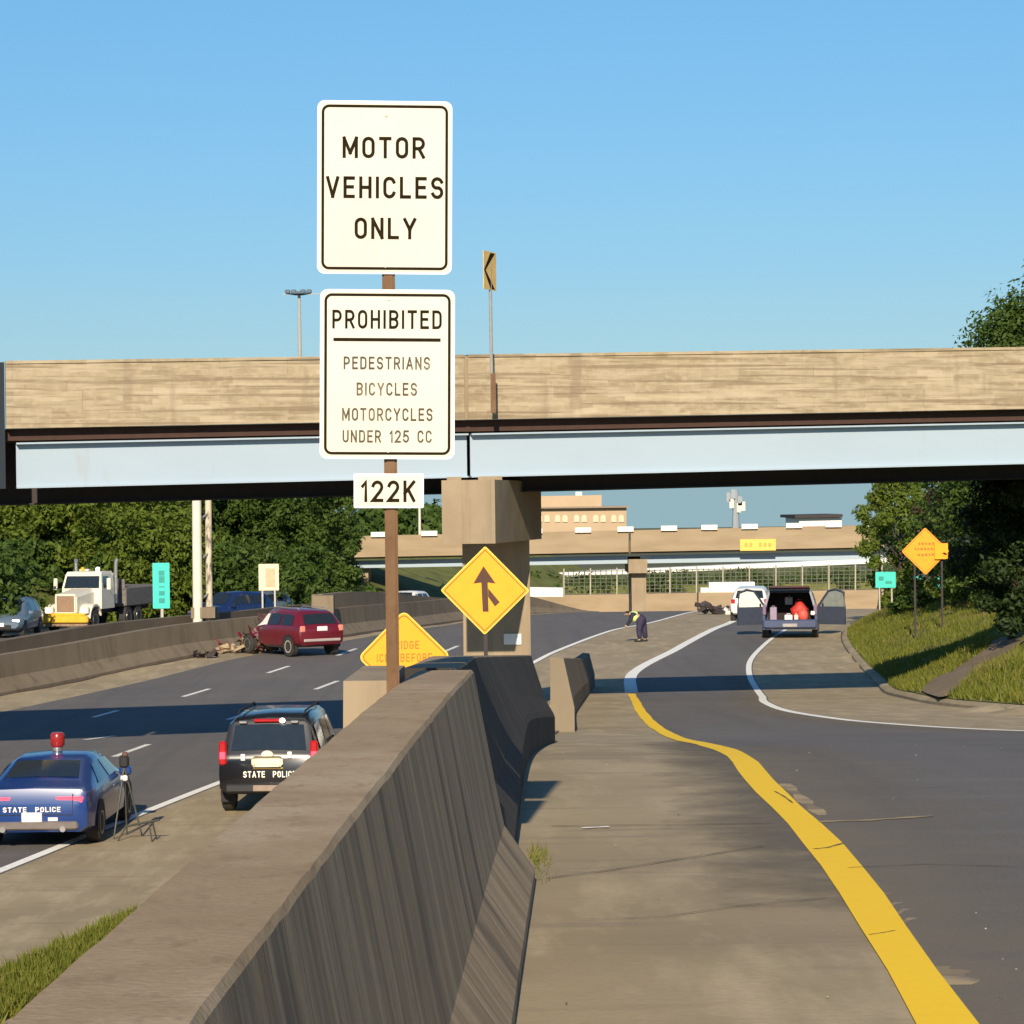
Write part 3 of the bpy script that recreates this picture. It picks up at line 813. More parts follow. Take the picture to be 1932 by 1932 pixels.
border(s1,w1,h1,14*k,8*k,5*k,m_ink)
def lines(o,rows,mat,tag_=None):
    for txt,dx,dz,h,w,b in rows:
        for wi in range(len(txt.split(' '))): shift(text_mesh(txt,h*k,w*k,.004,b,only=wi),dx*k,0,dz*k).build('lettering',mat,o)
lines(s1,[('MOTOR',-2,75,42,157,.012),('VEHICLES',0,0,42,222,.012),('ONLY',2,-77,42,117,.012)],m_ink)
c2=at(731,706,SY); w2,h2=254*k,320*k
s2=panel_local('sign_panel',c2,w2,h2,14*k,(R(-1),R(.9),R(3)),sroot)
border(s2,w2,h2,14*k,8*k,5*k,m_ink)
lines(s2,[('PROHIBITED',-1,103,36,206,.006)],m_ink)
MB().add([(-102*k,-.004,62*k),(100*k,-.004,62*k),(100*k,-.004,68*k),(-102*k,-.004,68*k)],[(0,1,2,3)]).build('underline',m_ink,s2)
lines(s2,[('PEDESTRIANS',-1,21,25,163,.004),('BICYCLES',-1,-28,25,114,.004),('MOTORCYCLES',0,-76,25,171,.004),('UNDER 125 CC',0,-117,25,168,.002)],m_ink_worn)
c3=at(733.5,926,SY); w3,h3=132*k,65*k
s3=panel_local('number_plate',c3,w3,h3,3*k,(0,R(.7),R(2)),sroot)
lines(s3,[('122K',-1,0,44,104,.01)],m_ink)
for dy,cc_ in ((136,s1),(-148,s1),(142,s2),(-145,s2)):
    MB().add([(2*k+.007*math.cos(a),-.006,dy*k+.007*math.sin(a)) for a in [i*.7854 for i in range(8)]],[tuple(range(8))]).build('bolt',m_galv,cc_)
# ------------------------------------------------------------------ diamond signs
def diamond(name,label,c,diag,post_base,mat=m_syel,edge=m_syel_edge,yaw=0,rot=0,posts=(0,),postmat=None,r=.04,group=None):
    root=thing(name,label,'road sign',(c[0],c[1],post_base))
    s=diag/math.sqrt(2)
    pm=postmat or m_galv
    for dx in posts:
        MB().box((c[0]+dx,c[1]+.045,(post_base+c[2]+.3)/2),(.06,.05,c[2]+.3-post_base)).build('post',pm,root,world=True)
    p=MB(); p.prism(rrect(s,s,r),0,.006)
    o=p.build('sign_panel',edge,root)
    o.location=Vector(c)-root.location
    o.rotation_euler=Euler((0,R(45)+rot,yaw))
    f=MB(); f.add([(x,-.002,z) for x,z in rrect(s-.03,s-.03,max(.005,r-.015))],[tuple(range(24))]); f.build('sign_face',mat,o)
    mb=MB(); frame_ring(mb,rrect(s-.07,s-.07,max(.01,r-.02)),rrect(s-.10,s-.10,max(.008,r-.03)),-.004); mb.build('border',plain('sign_border_brown',(.30,.12,.004),.6),o)
    return root,o
D=40
c=at(915,1114,D); kk=D/FPX
root,o=diamond('road_sign','yellow diamond merge arrow sign in front of the bridge column',c,168*kk,CAMZ-h_fwy(D)+.1,yaw=R(2),rot=R(1),r=.03,postmat=m_steel_dk)
def pic(poly): # picture-offset polygon -> sign plane, undoing the 45 deg turn of the panel
    a=-(R(45)); out=[]
    for x,y in poly:
        X,Z=x*kk,-y*kk
        out.append((X*math.cos(a)+Z*math.sin(a), -X*math.sin(a)+Z*math.cos(a)))
    return out
def unrot(mb):
    a=-R(45)
    mb.v=[(x*math.cos(a)+z*math.sin(a),y,-x*math.sin(a)+z*math.cos(a)) for x,y,z in mb.v]
    return mb
m_arrow=plain('arrow_brown_black',(.075,.022,.006),.6)
ar=MB()
for poly in ([(-3,-46),(20,-13),(7,-15),(5,-15),(7,40),(-4,40),(-7,-15),(-22,-13)],[(6,-4),(28,22),(19,30),(6.2,12)]):
    n=len(poly)
    ar.add([(x*kk,-.006,-y*kk) for x,y in poly],[tuple(range(n))])
unrot(ar).build('merge_arrow',m_arrow,o)
D=41
kk=D/FPX
c=at(763,1239,D)
root,o=diamond('road_sign','yellow BRIDGE ICES BEFORE ROAD diamond partly hidden behind the foreground barrier',c,176*kk,CAMZ-h_fwy(D),yaw=R(3),rot=R(0),r=.10,postmat=m_steel_dk)
for txt,dz,h,w in (('BRIDGE',22,16,56),('ICES BEFORE',-2,16,104),('ROAD',-27,16,46)):
    for wi in range(len(txt.split(' '))): unrot(shift(text_mesh(txt,h*kk,w*kk,.006,.0,only=wi),0,0,dz*kk)).build('lettering',m_faintink,o)
# diamond on the right bank
D=84
kk=D/FPX
c=at(1746,1040,D)
gz=min(ground_z(c.x-.38,D),ground_z(c.x+.5,D))
root,o=diamond('road_sign','amber diamond sign on two dark posts up the grassy bank at right',c,90*kk,gz-.2,mat=m_sor,edge=m_sor,yaw=R(-2),posts=(-.34,.52),postmat=m_steel_dk,r=.05)
rg=random.Random(3)
for z,w in ((12,26),(2,40),(-9,30)):
    mb=MB()
    x=-w/2
    while x<w/2:
        dx=rg.uniform(3,6)
        mb.add([(x*kk,-.006,z*kk),((x+dx)*kk,-.006,z*kk),((x+dx)*kk,-.006,(z+4.5)*kk),(x*kk,-.006,(z+4.5)*kk)],[(0,1,2,3)])
        x+=dx+2
    unrot(mb).build('lettering',m_faintink,o)
# small flag plate beside it
MB().box(at(1776,1040,D-.1),(.42,.02,.5)).build('side_plate',m_syel,root,world=True)

# chevron sign on the overpass parapet
cD=54.75
p0=at(929,778,cD); p1=at(924,478,cD)
cv=thing('chevron_sign','narrow yellow chevron sign on a thin post fixed to the overpass parapet','road sign',p0)
MB().tube(p0,(p1.x,p1.y+.03,p1.z),.035,.03,8).build('post',m_galv,cv,world=True)
MB().box(at(931,742,cD-.02),(.10,.12,.82)).build('post_bar',m_rust,cv,world=True)  # upright rust-brown bar along the lower part of the post
cc=at(924,511,cD-.03)
kk=cD/FPX
o=MB().box((0,0,0),(.62,.012,72*kk)).build('sign_panel',plain('chevron_yellow',(.80,.52,.16),.5),cv)
o.location=cc-cv.location; o.rotation_euler=(0,R(.8),R(66))
h=34*kk
MB().add([(.24,-.009,h),(-.22,-.009,0),(.24,-.009,-h),(.02,-.009,-h),(-.3,-.009,0),(.02,-.009,h)],[(0,1,4,5),(1,2,3,4)]).build('chevron_mark',m_ink,o)

# ------------------------------------------------------------------ foliage
def leaf_arrays(centers,radii,n,size,rng,flat=.75,upb=.35):
    """random leaf quads in ellipsoid clumps"""
    m=len(centers)
    idx=rng.integers(0,m,n)
    d=rng.normal(size=(n,3)); d/=np.linalg.norm(d,axis=1)[:,None]
    rr=rng.random(n)**.45
    C=np.array(centers)[idx]; Rr=np.array(radii)[idx]
    P=C+d*Rr*rr[:,None]
    nrm=d*.7+rng.normal(size=(n,3))*.55+np.array([0,0,upb]); nrm/=np.linalg.norm(nrm,axis=1)[:,None]
    t=np.cross(nrm,rng.normal(size=(n,3))); t/=np.linalg.norm(t,axis=1)[:,None]
    b=np.cross(nrm,t)
    s=size*(.55+rng.random(n)*.9)
    a=t*s[:,None]; bb=b*(s*flat)[:,None]
    V=np.stack([P-a,P-bb*.6,P+a,P+bb*.6],axis=1).reshape(-1,3)
    return V
def mesh_quads(name,V,mat,parent=None):
    n=len(V)//4
    me=bpy.data.meshes.new(name)
    me.vertices.add(len(V)); me.vertices.foreach_set('co',V.astype(np.float32).ravel())
    me.loops.add(4*n); me.loops.foreach_set('vertex_index',np.arange(4*n,dtype=np.int32))
    me.polygons.add(n); me.polygons.foreach_set('loop_start',np.arange(0,4*n,4,dtype=np.int32))
    me.update(calc_edges=True); me.validate()
    me.materials.append(mat)
    o=bpy.data.objects.new(name,me); COL.objects.link(o)
    if parent: o.parent=parent
    return o
def tree(name,label,base,H,rad,crown0,mat,seed,n=6000,leaf=.16,clumps=40,trunk=.16,cr=.28,lean=(0,0),cat='tree',group=None):
    rng=np.random.default_rng(seed)
    root=thing(name,label,cat,base,0,group)
    cs,rs=[],[]
    tb=MB()
    tp=[(lean[0]*t*H,lean[1]*t*H,t*H*.82) for t in (0,.25,.5,.75,1)]
    tb.path([(p[0],p[1],p[2]-.2) for p in tp],[trunk,trunk*.8,trunk*.6,trunk*.4,trunk*.12],8)
    for i in range(clumps):
        t=rng.random()**.8
        z=crown0+(H-crown0)*t
        prof=math.sin(math.pi*min(1,(.18+t*.78)))**.8
        a=rng.random()*6.283; q=rad*prof*(.25+.75*math.sqrt(rng.random()))
        c=(lean[0]*z+q*math.cos(a),lean[1]*z+q*math.sin(a),z)
        cs.append(c); r=rad*cr*(.6+.7*rng.random()); rs.append((r,r,r*.75))
        if i%2==0:
            zt_=max(.3,z-q*.8); zt_=min(zt_,H*.8)
            st=(lean[0]*zt_,lean[1]*zt_,zt_)
            md=((st[0]+c[0])/2,(st[1]+c[1])/2,(st[2]+c[2])/2+.08*q)
            tb.path([st,md,c],[trunk*.32,trunk*.2,trunk*.06],5)
    tb.build('trunk',m_bark,root,smooth=60)
    mesh_quads('crown',leaf_arrays(cs,rs,n,leaf,rng),mat,root)
    return root
# hillside of woods beyond the far lanes
hill=[]
def x_hill(y): return x_wall(y)-19
def hill_z(x,y):
    s=max(0,x_hill(y)-x)
    return CAMZ-h_fwy(y)+min(7,s*.42)
vs,fs=[],[]
hs=[0,2,4,7,11,16,24,40]
hy=[float(y) for y in range(60,260,5)]
for y in hy:
    for s in hs:
        x=x_hill(y)-s; vs.append((x,y,hill_z(x,y)-.05))
for j in range(len(hy)-1):
    for i in range(len(hs)-1):
        q=j*len(hs)+i; fs.append((q,q+1,q+len(hs)+1,q+len(hs)))
struct(MB().add(vs,fs).build('hillside',m_soil))
def woods(name,label,spec,mat,seed,n,leaf):
    rng=np.random.default_rng(seed)
    cs,rs=[],[]
    for (px,D,zt_,r) in spec:
        a,_=ray(px,960)
        X=a*D
        zb=hill_z(X,D)
        Ht=max(2.5,CAMZ+zt_-zb)
        for i in range(26):
            t=rng.random()
            an=rng.random()*6.283; q=r*math.sqrt(rng.random())*(1-.55*max(0,t-.5)*1.6)
            cs.append((X+q*math.cos(an),D+q*math.sin(an),zb+.4+t*(Ht-.6)))
            k=r*(.22+.2*rng.random()); rs.append((k,k,k*.8))
    o=mesh_quads(name,leaf_arrays(cs,rs,n,leaf,rng),mat)
    o['kind']='stuff'; o['label']=label
    return o
rg=random.Random(11)
spec=[];spec2=[];spec3=[]
for i in range(12): spec3.append((-110+i*13,rg.uniform(112,132),rg.uniform(-2.6,-.4),rg.uniform(1.2,1.9)))
for i in range(40):
    px=-170+i*12.6; D=rg.uniform(138,176)
    spec.append((px,D,rg.uniform(1.5,5.0),rg.uniform(2.2,3.4)))
for i in range(26):
    px=330+i*12.6; D=rg.uniform(158,185)
    zt_=rg.uniform(2,5) if px<560 else rg.uniform(1.0,2.6)-(px-560)*.006
    spec2.append((px,D,zt_,rg.uniform(2.2,3.2)*(1 if px<600 else .72)))
for i in range(28):
    spec3.append((-120+i*26,rg.uniform(136,146),rg.uniform(-3.6,-1.6),rg.uniform(1.4,2.0)))
woods('woods','sunlit green woods filling the hillside behind the far lanes',spec,m_leaf_lt,21,190000,.15)
woods('woods','darker green woods on the hillside right of the pale pole',spec2,m_leaf,22,150000,.15)
woods('undergrowth','low scrub along the foot of the wooded hillside',spec3,m_leaf,23,50000,.16)
# distant trees beyond the far overpass
def far_tree(px,py_top,D,r,seed,label,mat=m_leaf):
    p=at(px,py_top,D); base=(p.x,D,CAMZ-10.5)
    return tree('distant_tree',label,base,p.z-(CAMZ-10.5),r,2.0,mat,seed,n=2600,leaf=r*.09,clumps=26,trunk=.3,cat='tree',group='trees beyond the far overpass')
for i,(px,py,D,r,l) in enumerate(((690,978,300,7,'distant tree nearest the wooded hill, beyond the far overpass'),(735,972,310,8,'distant rounded tree just left of the sign post above the far overpass'),
    (790,966,320,8,'distant tree right of the sign post above the far overpass'),(835,962,330,8,'distant tree just left of the near pier cap'),(880,972,300,7,'distant tree hidden mostly behind the near pier cap'))):
    far_tree(px,py,D,r,40+i,l)
# trees on the right bank
def gbase(px,D,dx=0):
    a,_=ray(px,1100); return (a*D,D,ground_z(a*D,D)-.1)
b=gbase(1970,89); tree('shade_tree','tall dark tree behind the overpass at the right edge, rising above the parapet',b,CAMZ+6.5-b[2],4.3,1.6,m_leaf,51,n=30000,leaf=.10,clumps=110,trunk=.22)
b=gbase(2080,88); tree('shade_tree','tallest dark tree, mostly outside the right edge of the picture',b,CAMZ+8.0-b[2],4.4,1.4,m_leaf,52,n=22000,leaf=.10,clumps=90,trunk=.25)
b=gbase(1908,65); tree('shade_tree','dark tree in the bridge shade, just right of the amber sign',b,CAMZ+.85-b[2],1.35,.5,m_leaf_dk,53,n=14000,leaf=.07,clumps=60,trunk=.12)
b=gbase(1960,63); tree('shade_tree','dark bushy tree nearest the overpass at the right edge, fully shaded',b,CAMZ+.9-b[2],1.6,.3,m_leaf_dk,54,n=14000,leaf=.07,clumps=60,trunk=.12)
b=gbase(1700,112); tree('bank_tree','sunlit light green tree left of the amber sign, in front of the far overpass end',b,CAMZ+1.3-b[2],1.9,.8,m_leaf_lt,55,n=9000,leaf=.10,clumps=52,trunk=.12)
b=gbase(1660,120); tree('bank_tree','thin sparse sunlit tree at the right end of the far overpass',b,CAMZ+.4-b[2],1.0,1.8,m_leaf_lt,56,n=2600,leaf=.10,clumps=24,trunk=.09)
b=gbase(1765,100); tree('bank_tree','brownish dry tree behind the top of the amber sign',b,CAMZ+.2-b[2],1.0,1.8,m_leaf_br,57,n=2600,leaf=.08,clumps=24,trunk=.09)
b=gbase(1760,118); tree('bank_tree','mid green tree behind the amber sign and its posts',b,CAMZ+1.8-b[2],2.3,.8,m_leaf,58,n=9000,leaf=.11,clumps=52,trunk=.13)
b=gbase(1840,104); tree('bank_tree','dense green tree right of the amber sign, beyond the shaded trees',b,CAMZ+1.0-b[2],2.6,.5,m_leaf,59,n=10000,leaf=.10,clumps=60,trunk=.13)
for i,(px,D,H,r,l) in enumerate(((1800,94,1.7,1.1,'low green bush just right of the amber sign posts'),(1860,90,2.0,1.3,'rounded green bush under the shaded trees'),
      (1915,86,2.0,1.3,'green bush at the right edge under the dark trees'),(1715,100,1.0,.9,'small bush left of the amber sign posts'),(1690,112,.9,.8,'small bush beside the green road sign'))):
    b=gbase(px,D); tree('bush',l,b,H,r,.15,m_leaf if i%2 else m_leaf_lt,70+i,n=3500,leaf=.08,clumps=24,trunk=.05,cat='bush',group='bushes on the right bank')

# ------------------------------------------------------------------ far overpass and beyond
FD=190.0
def fbox(mb,px0,px1,yt0,yt1,yb0,yb1,D0,D1):
    """slab seen between picture heights at its two ends, from depth D0 back to D1"""
    A=at(px0,yt0,D0);B=at(px1,yt1,D0);Cc=at(px0,yb0,D0);Dd=at(px1,yb1,D0)
    dy=D1-D0
    mb.hexa([Cc,Dd,(Dd.x,Dd.y+dy,Dd.z),(Cc.x,Cc.y+dy,Cc.z),A,B,(B.x,B.y+dy,B.z),(A.x,A.y+dy,A.z)])
    return mb
fo=thing('far_overpass','distant tan overpass with pale girder crossing beyond the police scene','bridge',(0,FD,CAMZ-9))
for a,b in ((648,1186),(1190,1668)):
    t=lambda x:1012-(x-650)*.0215
    u=lambda x:1052-(x-650)*.0195
    gtp=lambda x:1058-(x-650)*.0185
    gbt=lambda x:1070-(x-650)*.0165
    fbox(MB(),a,b,t(a),t(b),u(a),u(b),FD,FD+.5).build('parapet',m_farconc,fo,world=True)
    fbox(MB(),a+18,b-2,gtp(a),gtp(b),gbt(a)+2,gbt(b)+2,FD+1.2,FD+1.3).build('girder',m_steel,fo,world=True)
fbox(MB(),650,1668,t(650)+20,t(1668)+20,u(650)+3,u(1668)+3,FD+.55,FD+9).build('deck',m_wall_dk,fo,world=True)
fbox(MB(),650,1668,gtp(650)+2,gtp(1668)+2,gbt(650),gbt(1668),FD+6,FD+6.2).build('inner_girder',m_steel_dk,fo,world=True)
for i,px in enumerate((656,715,810,1008,1100,1180,1262,1338,1414,1498,1572,1650)):
    q=at(px,t(px)-1,FD-.05)
    MB().box((q.x,q.y,q.z+.05),(1.15,.35,.36)).build('parapet_block',m_white,fo,world=True)
# pier
p=at(1203,1056,FD+3)
MB().box((p.x,FD+4,(p.z+CAMZ-10)/2),(1.05,5,p.z-(CAMZ-10))).build('pier',m_pier,fo,world=True)
q=at(1203,1068,FD+1.2)
MB().box((q.x,FD+4,q.z),(1.35,6.5,1.0)).build('pier_cap',m_pier,fo,world=True)
p=at(683,1064,FD+3)
MB().box((p.x,FD+4,(p.z+CAMZ-9.5)/2),(1.0,4,p.z-(CAMZ-9.5))).build('abutment_column',m_pier,fo,world=True)
cl=thing('clearance_sign','yellow board hung on the far overpass parapet','road sign',at(1430,1040,FD-.1))
q=at(1430,1028,FD-.12)
MB().box(q,(2.55,.06,.82)).build('sign_panel',plain('board_yellow',(.85,.55,.10),.5,var=.06),cl,world=True)
for a_,b_ in ((0,2),(3,6)):
    mb=MB()
    for i in range(a_,b_): mb.box((q.x-.85+i*.34,q.y-.035,q.z),(.2,.01,.3))
    mb.build('board_marks',plain('board_faded_ink',(.62,.36,.06),.6),cl,world=True)
# second overpass behind
fo2=thing('far_overpass','slim white footbridge beam on thin posts behind the far overpass','bridge',(5,245,CAMZ-10))
fbox(MB(),1000,1690,1083,1052,1091,1061,245,248).build('beam',m_white,fo2,world=True)
for px in (1022,1097,1228,1260):
    q=at(px,1090-(px-1000)*.044,246); MB().tube((q.x,246,q.z),(q.x,246,CAMZ-10.5),.16).build('post',m_white,fo2,world=True)
# wall and chain link fence past the dip
wl_=thing('retaining_wall','sunlit tan retaining wall below the fence, beyond the far pier','wall',at(1300,1140,222))
fbox(MB(),1000,1700,1124,1112,1160,1152,222,223).build('wall_body',m_farconc,wl_,world=True)
wl2=thing('low_wall','bright white low wall glimpsed right of the near pier','wall',at(1030,1122,216))
fbox(MB(),990,1062,1108,1109,1126,1126,216,217).build('wall_body',m_white,wl2,world=True)
fe=thing('fence','grey chain link fence on pale posts along the top of the far retaining wall','fence',at(1300,1116,222.5))
m_mesh=plain('chain_link',(.16,.165,.13),.7,var=.3,scale=3)
mb=MB()
def wy(px): return 1124-(px-1000)*.0171
for i in range(60):
    px=1062+i*10.2
    a=at(px,wy(px),222.5); b=at(px,wy(px)-46,222.5); mb.tube(a,b,.035,.035,4)
for z in range(7):
    a=at(1060,wy(1060)-2-z*7,222.5); b=at(1668,wy(1668)-2-z*7,222.5); mb.tube(a,b,.03,.03,4)
mb.build('mesh_panel',m_mesh,fe,world=True)
for i in range(13):
    px=1064+i*50
    a=at(px,wy(px),222.4); b=at(px,wy(px)-50,222.4)
    MB().tube(a,b,.065,.065,6).build('post',plain('fence_post_grey',(.45,.40,.31),.6),fe,world=True)
rng=np.random.default_rng(90)
cs,rs=[],[]
for i in range(90):
    px=980+i*8.2; q=at(px,1104+rng.random()*12-(px-1000)*.016,235+rng.random()*10)
    cs.append((q.x,q.y,q.z-.6+rng.random()*1.3)); rs.append((1.1,1.1,.9))
o=mesh_quads('hedge',leaf_arrays(cs,rs,14000,.2,rng),m_leaf); o['kind']='stuff'; o['label']='far green scrub behind the chain link fence'
struct(fbox(MB(),900,1760,1110,1098,1170,1165,236,300).build('embankment',m_soil))
# pale topped wall block far ahead
tr=thing('low_wall','tan wall block with a bright white top left of the open minivan','wall',at(1378,1150,182))
fbox(MB(),1338,1424,1099,1098,1118,1117,182,183.2).build('white_top',m_white,tr,world=True)
fbox(MB(),1322,1337,1109,1109,1118,1118,182,183).build('white_top',m_white,tr,world=True)
fbox(MB(),1318,1450,1118,1117,1160,1160,181.9,183.4).build('wall_body',m_farconc,tr,world=True)
# buildings
bd=thing('far_building','tan two tier building with paired arched windows above the far overpass','building',at(1090,1000,420))
m_stone=layered('pale_stone',(.50,.37,.24),[((.2,.2,.2),1,5,.4,.7,(.42,.31,.2),.8)],.9)
fbox(MB(),950,1182,960,957,1010,1010,420,450).build('wall',m_stone,bd,world=True)
fbox(MB(),955,1135,937,934,959.5,957,424,444).build('upper_wall',m_stone,bd,world=True)
fbox(MB(),945,1188,957.5,954.5,960.5,957.5,419,451).build('cornice',plain('cornice_stone',(.30,.23,.17),.9),bd,world=True)
fbox(MB(),1086,1098,928,928,936,936,426,430).build('chimney',m_white,bd,world=True)
m_wpale=plain('pale_shade_window',(.66,.53,.37),.5,var=.05)
for px in (1018,1032,1052,1066,1088,1102,1124,1138,1158,1172):
    a=at(px,971,419.8); b=at(px,985,419.8)
    w=MB(); hw=.42; z0,z1=b.z,a.z
    w.add([(a.x-hw,419.8,z0),(a.x+hw,419.8,z0),(a.x+hw,419.8,z1-.4),(a.x+hw*.7,419.8,z1-.1),(a.x,419.8,z1),(a.x-hw*.7,419.8,z1-.1),(a.x-hw,419.8,z1-.4)],[(0,1,2,3,4,5,6)])
    w.build('window',m_wpale,bd,world=True)
bd2=thing('far_building','small flat white building with dark roof above the far overpass at right','building',at(1540,995,400))
fbox(MB(),1508,1588,978,976,1000,1000,400,420).build('wall',m_white,bd2,world=True)
fbox(MB(),1500,1590,972,970,977.6,975.6,399,421).build('roof',m_steel_dk,bd2,world=True)
mt=thing('cell_mast','grey mobile phone mast with antenna clusters above the far overpass','mast',at(1388,1000,380))
m_mast=plain('mast_grey',(.30,.33,.36),.6)
a=at(1388,1010,380); b=at(1388,924,380)
MB().tube(a,b,.6,.35,8).build('pole',m_mast,mt,world=True)
for i,(dx,y) in enumerate(((-14,938),(-8,950),(8,945),(14,955),(-5,932),(6,958))):
    q=at(1388+dx,y,379.5); MB().box(q,(.6,.4,1.3)).build('antenna',m_polewhite if i%2 else m_mast,mt,world=True)
    MB().tube(q,at(1388,y+3,379.8),.08,.08,5).build('bracket',m_mast,mt,world=True)
# high mast lamp left of the big signs
hm=thing('high_mast_light','tall thin mast with a ring of floodlights left of the PROHIBITED sign','street lamp',at(569,1010,260))
m_hm=plain('mast_haze_grey',(.40,.38,.34),.6)
MB().tube(at(569,1010,260),at(564.5,552,260),.32,.14,8).build('pole',m_hm,hm,world=True)
q=at(564,555,260)
MB().lathe([(-.1,.5),(.0,1.0),(.15,.9),(.25,.3)],q,'Z',12).build('lamp_ring',plain('lamp_grey',(.10,.14,.18),.6),hm,world=True)
for kx in (-1.1,-.5,.4,1.0,):
    MB().bbox((q.x+kx,q.y,q.z+.25),(.5,.5,.4),.08).build('lamp_head',MATS['lamp_grey'],hm,world=True)
MB().box((q.x+.4,q.y,q.z-.0),(4.0,.1,.08)).build('cross_arm',m_hm,hm,world=True)
lp=thing('street_lamp','slim pale lamp pole standing on the far overpass right of the brown post','street lamp',at(792,1012,192))
MB().tube(at(792,1012,192),at(791,900,192),.10,.07,6).build('pole',m_polewhite,lp,world=True)
MB().tube(at(791,900,192),at(770,893,192),.06,.05,6).build('arm',m_polewhite,lp,world=True)
MB().bbox(at(766,893,192),(.9,.4,.2),.05).build('lamp_head',m_galv,lp,world=True)

# ------------------------------------------------------------------ left side: gantry columns and signs
gn=thing('sign_column','pale double column rising from the median in front of the woods','pole',at(383,1180,99))
zb=CAMZ-h_fwy(99)
a=at(373,1172,99); b=at(366,700,99)
MB().path([(a.x,99,zb),(at(371,945,99).x,99,CAMZ+.3),(b.x,99,CAMZ+3.2)],[.19,.175,.15],12).build('column',m_polewhite,gn,smooth=50,world=True)
a=at(395,1172,99.6); b=at(391,700,99.6)
MB().path([(a.x,99.6,zb),(at(393,945,99.6).x,99.6,CAMZ+.3),(b.x,99.6,CAMZ+3.2)],[.13,.125,.11],12).build('column',layered('streaked_pole',(.62,.53,.40),[((2,2,.6),2,4,.48,.6,(.08,.06,.05),.85)],.6),gn,smooth=50,world=True)
for z in (CAMZ-3.5,CAMZ-2,CAMZ-.5,CAMZ+1,CAMZ+2.4):
    MB().tube((at(373,1000,99).x,99,z),(at(395,1000,99.6).x,99.6,z+.3),.04).build('brace',m_galv,gn,world=True)
MB().box((at(384,1172,99).x,99.3,zb+1.35),(.9,.9,.4)).build('footing',m_wall,gn,world=True)
D=101
gs=thing('mile_marker','narrow upright green marker sign on a short post behind the median wall','road sign',at(304,1172,D))
o=MB().prism(rrect(32*D/FPX,86*D/FPX,.03),0,.02).build('sign_panel',m_teal,gs)
o.location=at(304,1105,D)-gs.location
mb=MB()
for z,hh in ((24,9),(12,12),(-2,2),(-14,8),(-28,9)):
    mb.box((.02,-.012,z*D/FPX),(.22,.01,hh*D/FPX))
mb.build('faded_characters',m_tealink,o)
MB().box(at(306,1165,D+.06),(.10,.06,1.6)).build('post',m_galv,gs,world=True)
D=128
ws=thing('route_board','cream board sign on posts among the cars beyond the median','road sign',at(506,1150,D))
o=MB().prism(rrect(38*D/FPX,50*D/FPX,.03),0,.03).build('sign_panel',plain('board_cream',(.80,.66,.46),.5,var=.05),ws)
o.location=at(507,1089,D)-ws.location
MB().box((.08,-.01,-.02),(.48,.01,.9)).build('panel_patch',plain('board_tan',(.62,.44,.27),.6),o)
for dx in (-.3,.3): 
    q=at(507,1130,D+.06); MB().box((q.x+dx,q.y,q.z-.4),(.08,.06,2.4)).build('post',m_galv,ws,world=True)
# green signs at right
for i,(px,py,w,h,D,l) in enumerate(((1671,1094,38,30,108,'teal green road sign beside the light tree at the bank foot'),(1722,1100,30,26,116,'pale green sign half hidden left of the amber sign posts'),(1786,1100,36,24,118,'small teal sign half hidden by bushes right of the amber sign posts'))):
    q=at(px,py,D); gz=ground_z(q.x,D)
    gs=thing('guide_sign',l,'road sign',(q.x,D,gz),group='green road signs on the right bank')
    kk=D/FPX
    o=MB().prism(rrect(w*kk,h*kk,.03),0,.03).build('sign_panel',m_teal,gs); o.location=q-gs.location; o.rotation_euler=(0,0,R(-6))
    mb=MB(); mb.box((-.18,-.01,.06),(.2,.01,.16)); mb.box((.12,-.01,-.1),(.26,.01,.1)); mb.build('faded_characters',m_tealink,o)
    for dx in (-.25,.25): MB().box((q.x+dx,D+.06,(gz+q.z)/2),(.06,.05,q.z-gz)).build('post',m_galv,gs,world=True)

# ------------------------------------------------------------------ vehicles
def ringpts(st):
    y,zb,zbe,zt_,wb,wbe,wt=st
    return [(0,zb),(wb*.86,zb),(wb,zb+.10),(max(wb,wbe)+.012,zb+(zbe-zb)*.55),(wbe,zbe),(wt+(wbe-wt)*.12,zbe+(zt_-zbe)*.88),(wt*.88,zt_),(0,zt_+.018)]
def lerp_st(S,y):
    for i in range(len(S)-1):
        if S[i][0]<=y<=S[i+1][0]:
            t=(y-S[i][0])/(S[i+1][0]-S[i][0])
            return tuple(a+(b-a)*t for a,b in zip(S[i],S[i+1]))
    return S[0] if y<S[0][0] else S[-1]
def body_mesh(S,name,paint,root,caps=True):
    # extra stations for a smoother skin
    rings=[]
    for st in S:
        h=ringpts(st)
        rings.append([(x,st[0],z) for x,z in h]+[(-x,st[0],z) for x,z in reversed(h[1:-1])])
    return MB().loft(rings,True,caps).build(name,paint,root,smooth=38)
def side_panel(S,yb0,yb1,yt0,yt1,t0,t1,side,mat,name,root,off=.022):
    n=8
    vs=[];fs=[]
    for i in range(n+1):
        for j,(t,a,b) in enumerate(((t0,yb0,yb1),((t0+t1)/2,(yb0+yt0)/2,(yb1+yt1)/2),(t1,yt0,yt1))):
            y=a+(b-a)*i/n
            h=ringpts(lerp_st(S,y))
            x=h[4][0]+(h[5][0]-h[4][0])*t; z=h[4][1]+(h[5][1]-h[4][1])*t
            vs.append((side*(x+off),y,z+off*.3))
    for i in range(n):
        for j in range(2):
            k_=i*3+j; fs.append((k_,k_+1,k_+4,k_+3))
    return MB().add(vs,fs).build(name,mat,root,smooth=60)
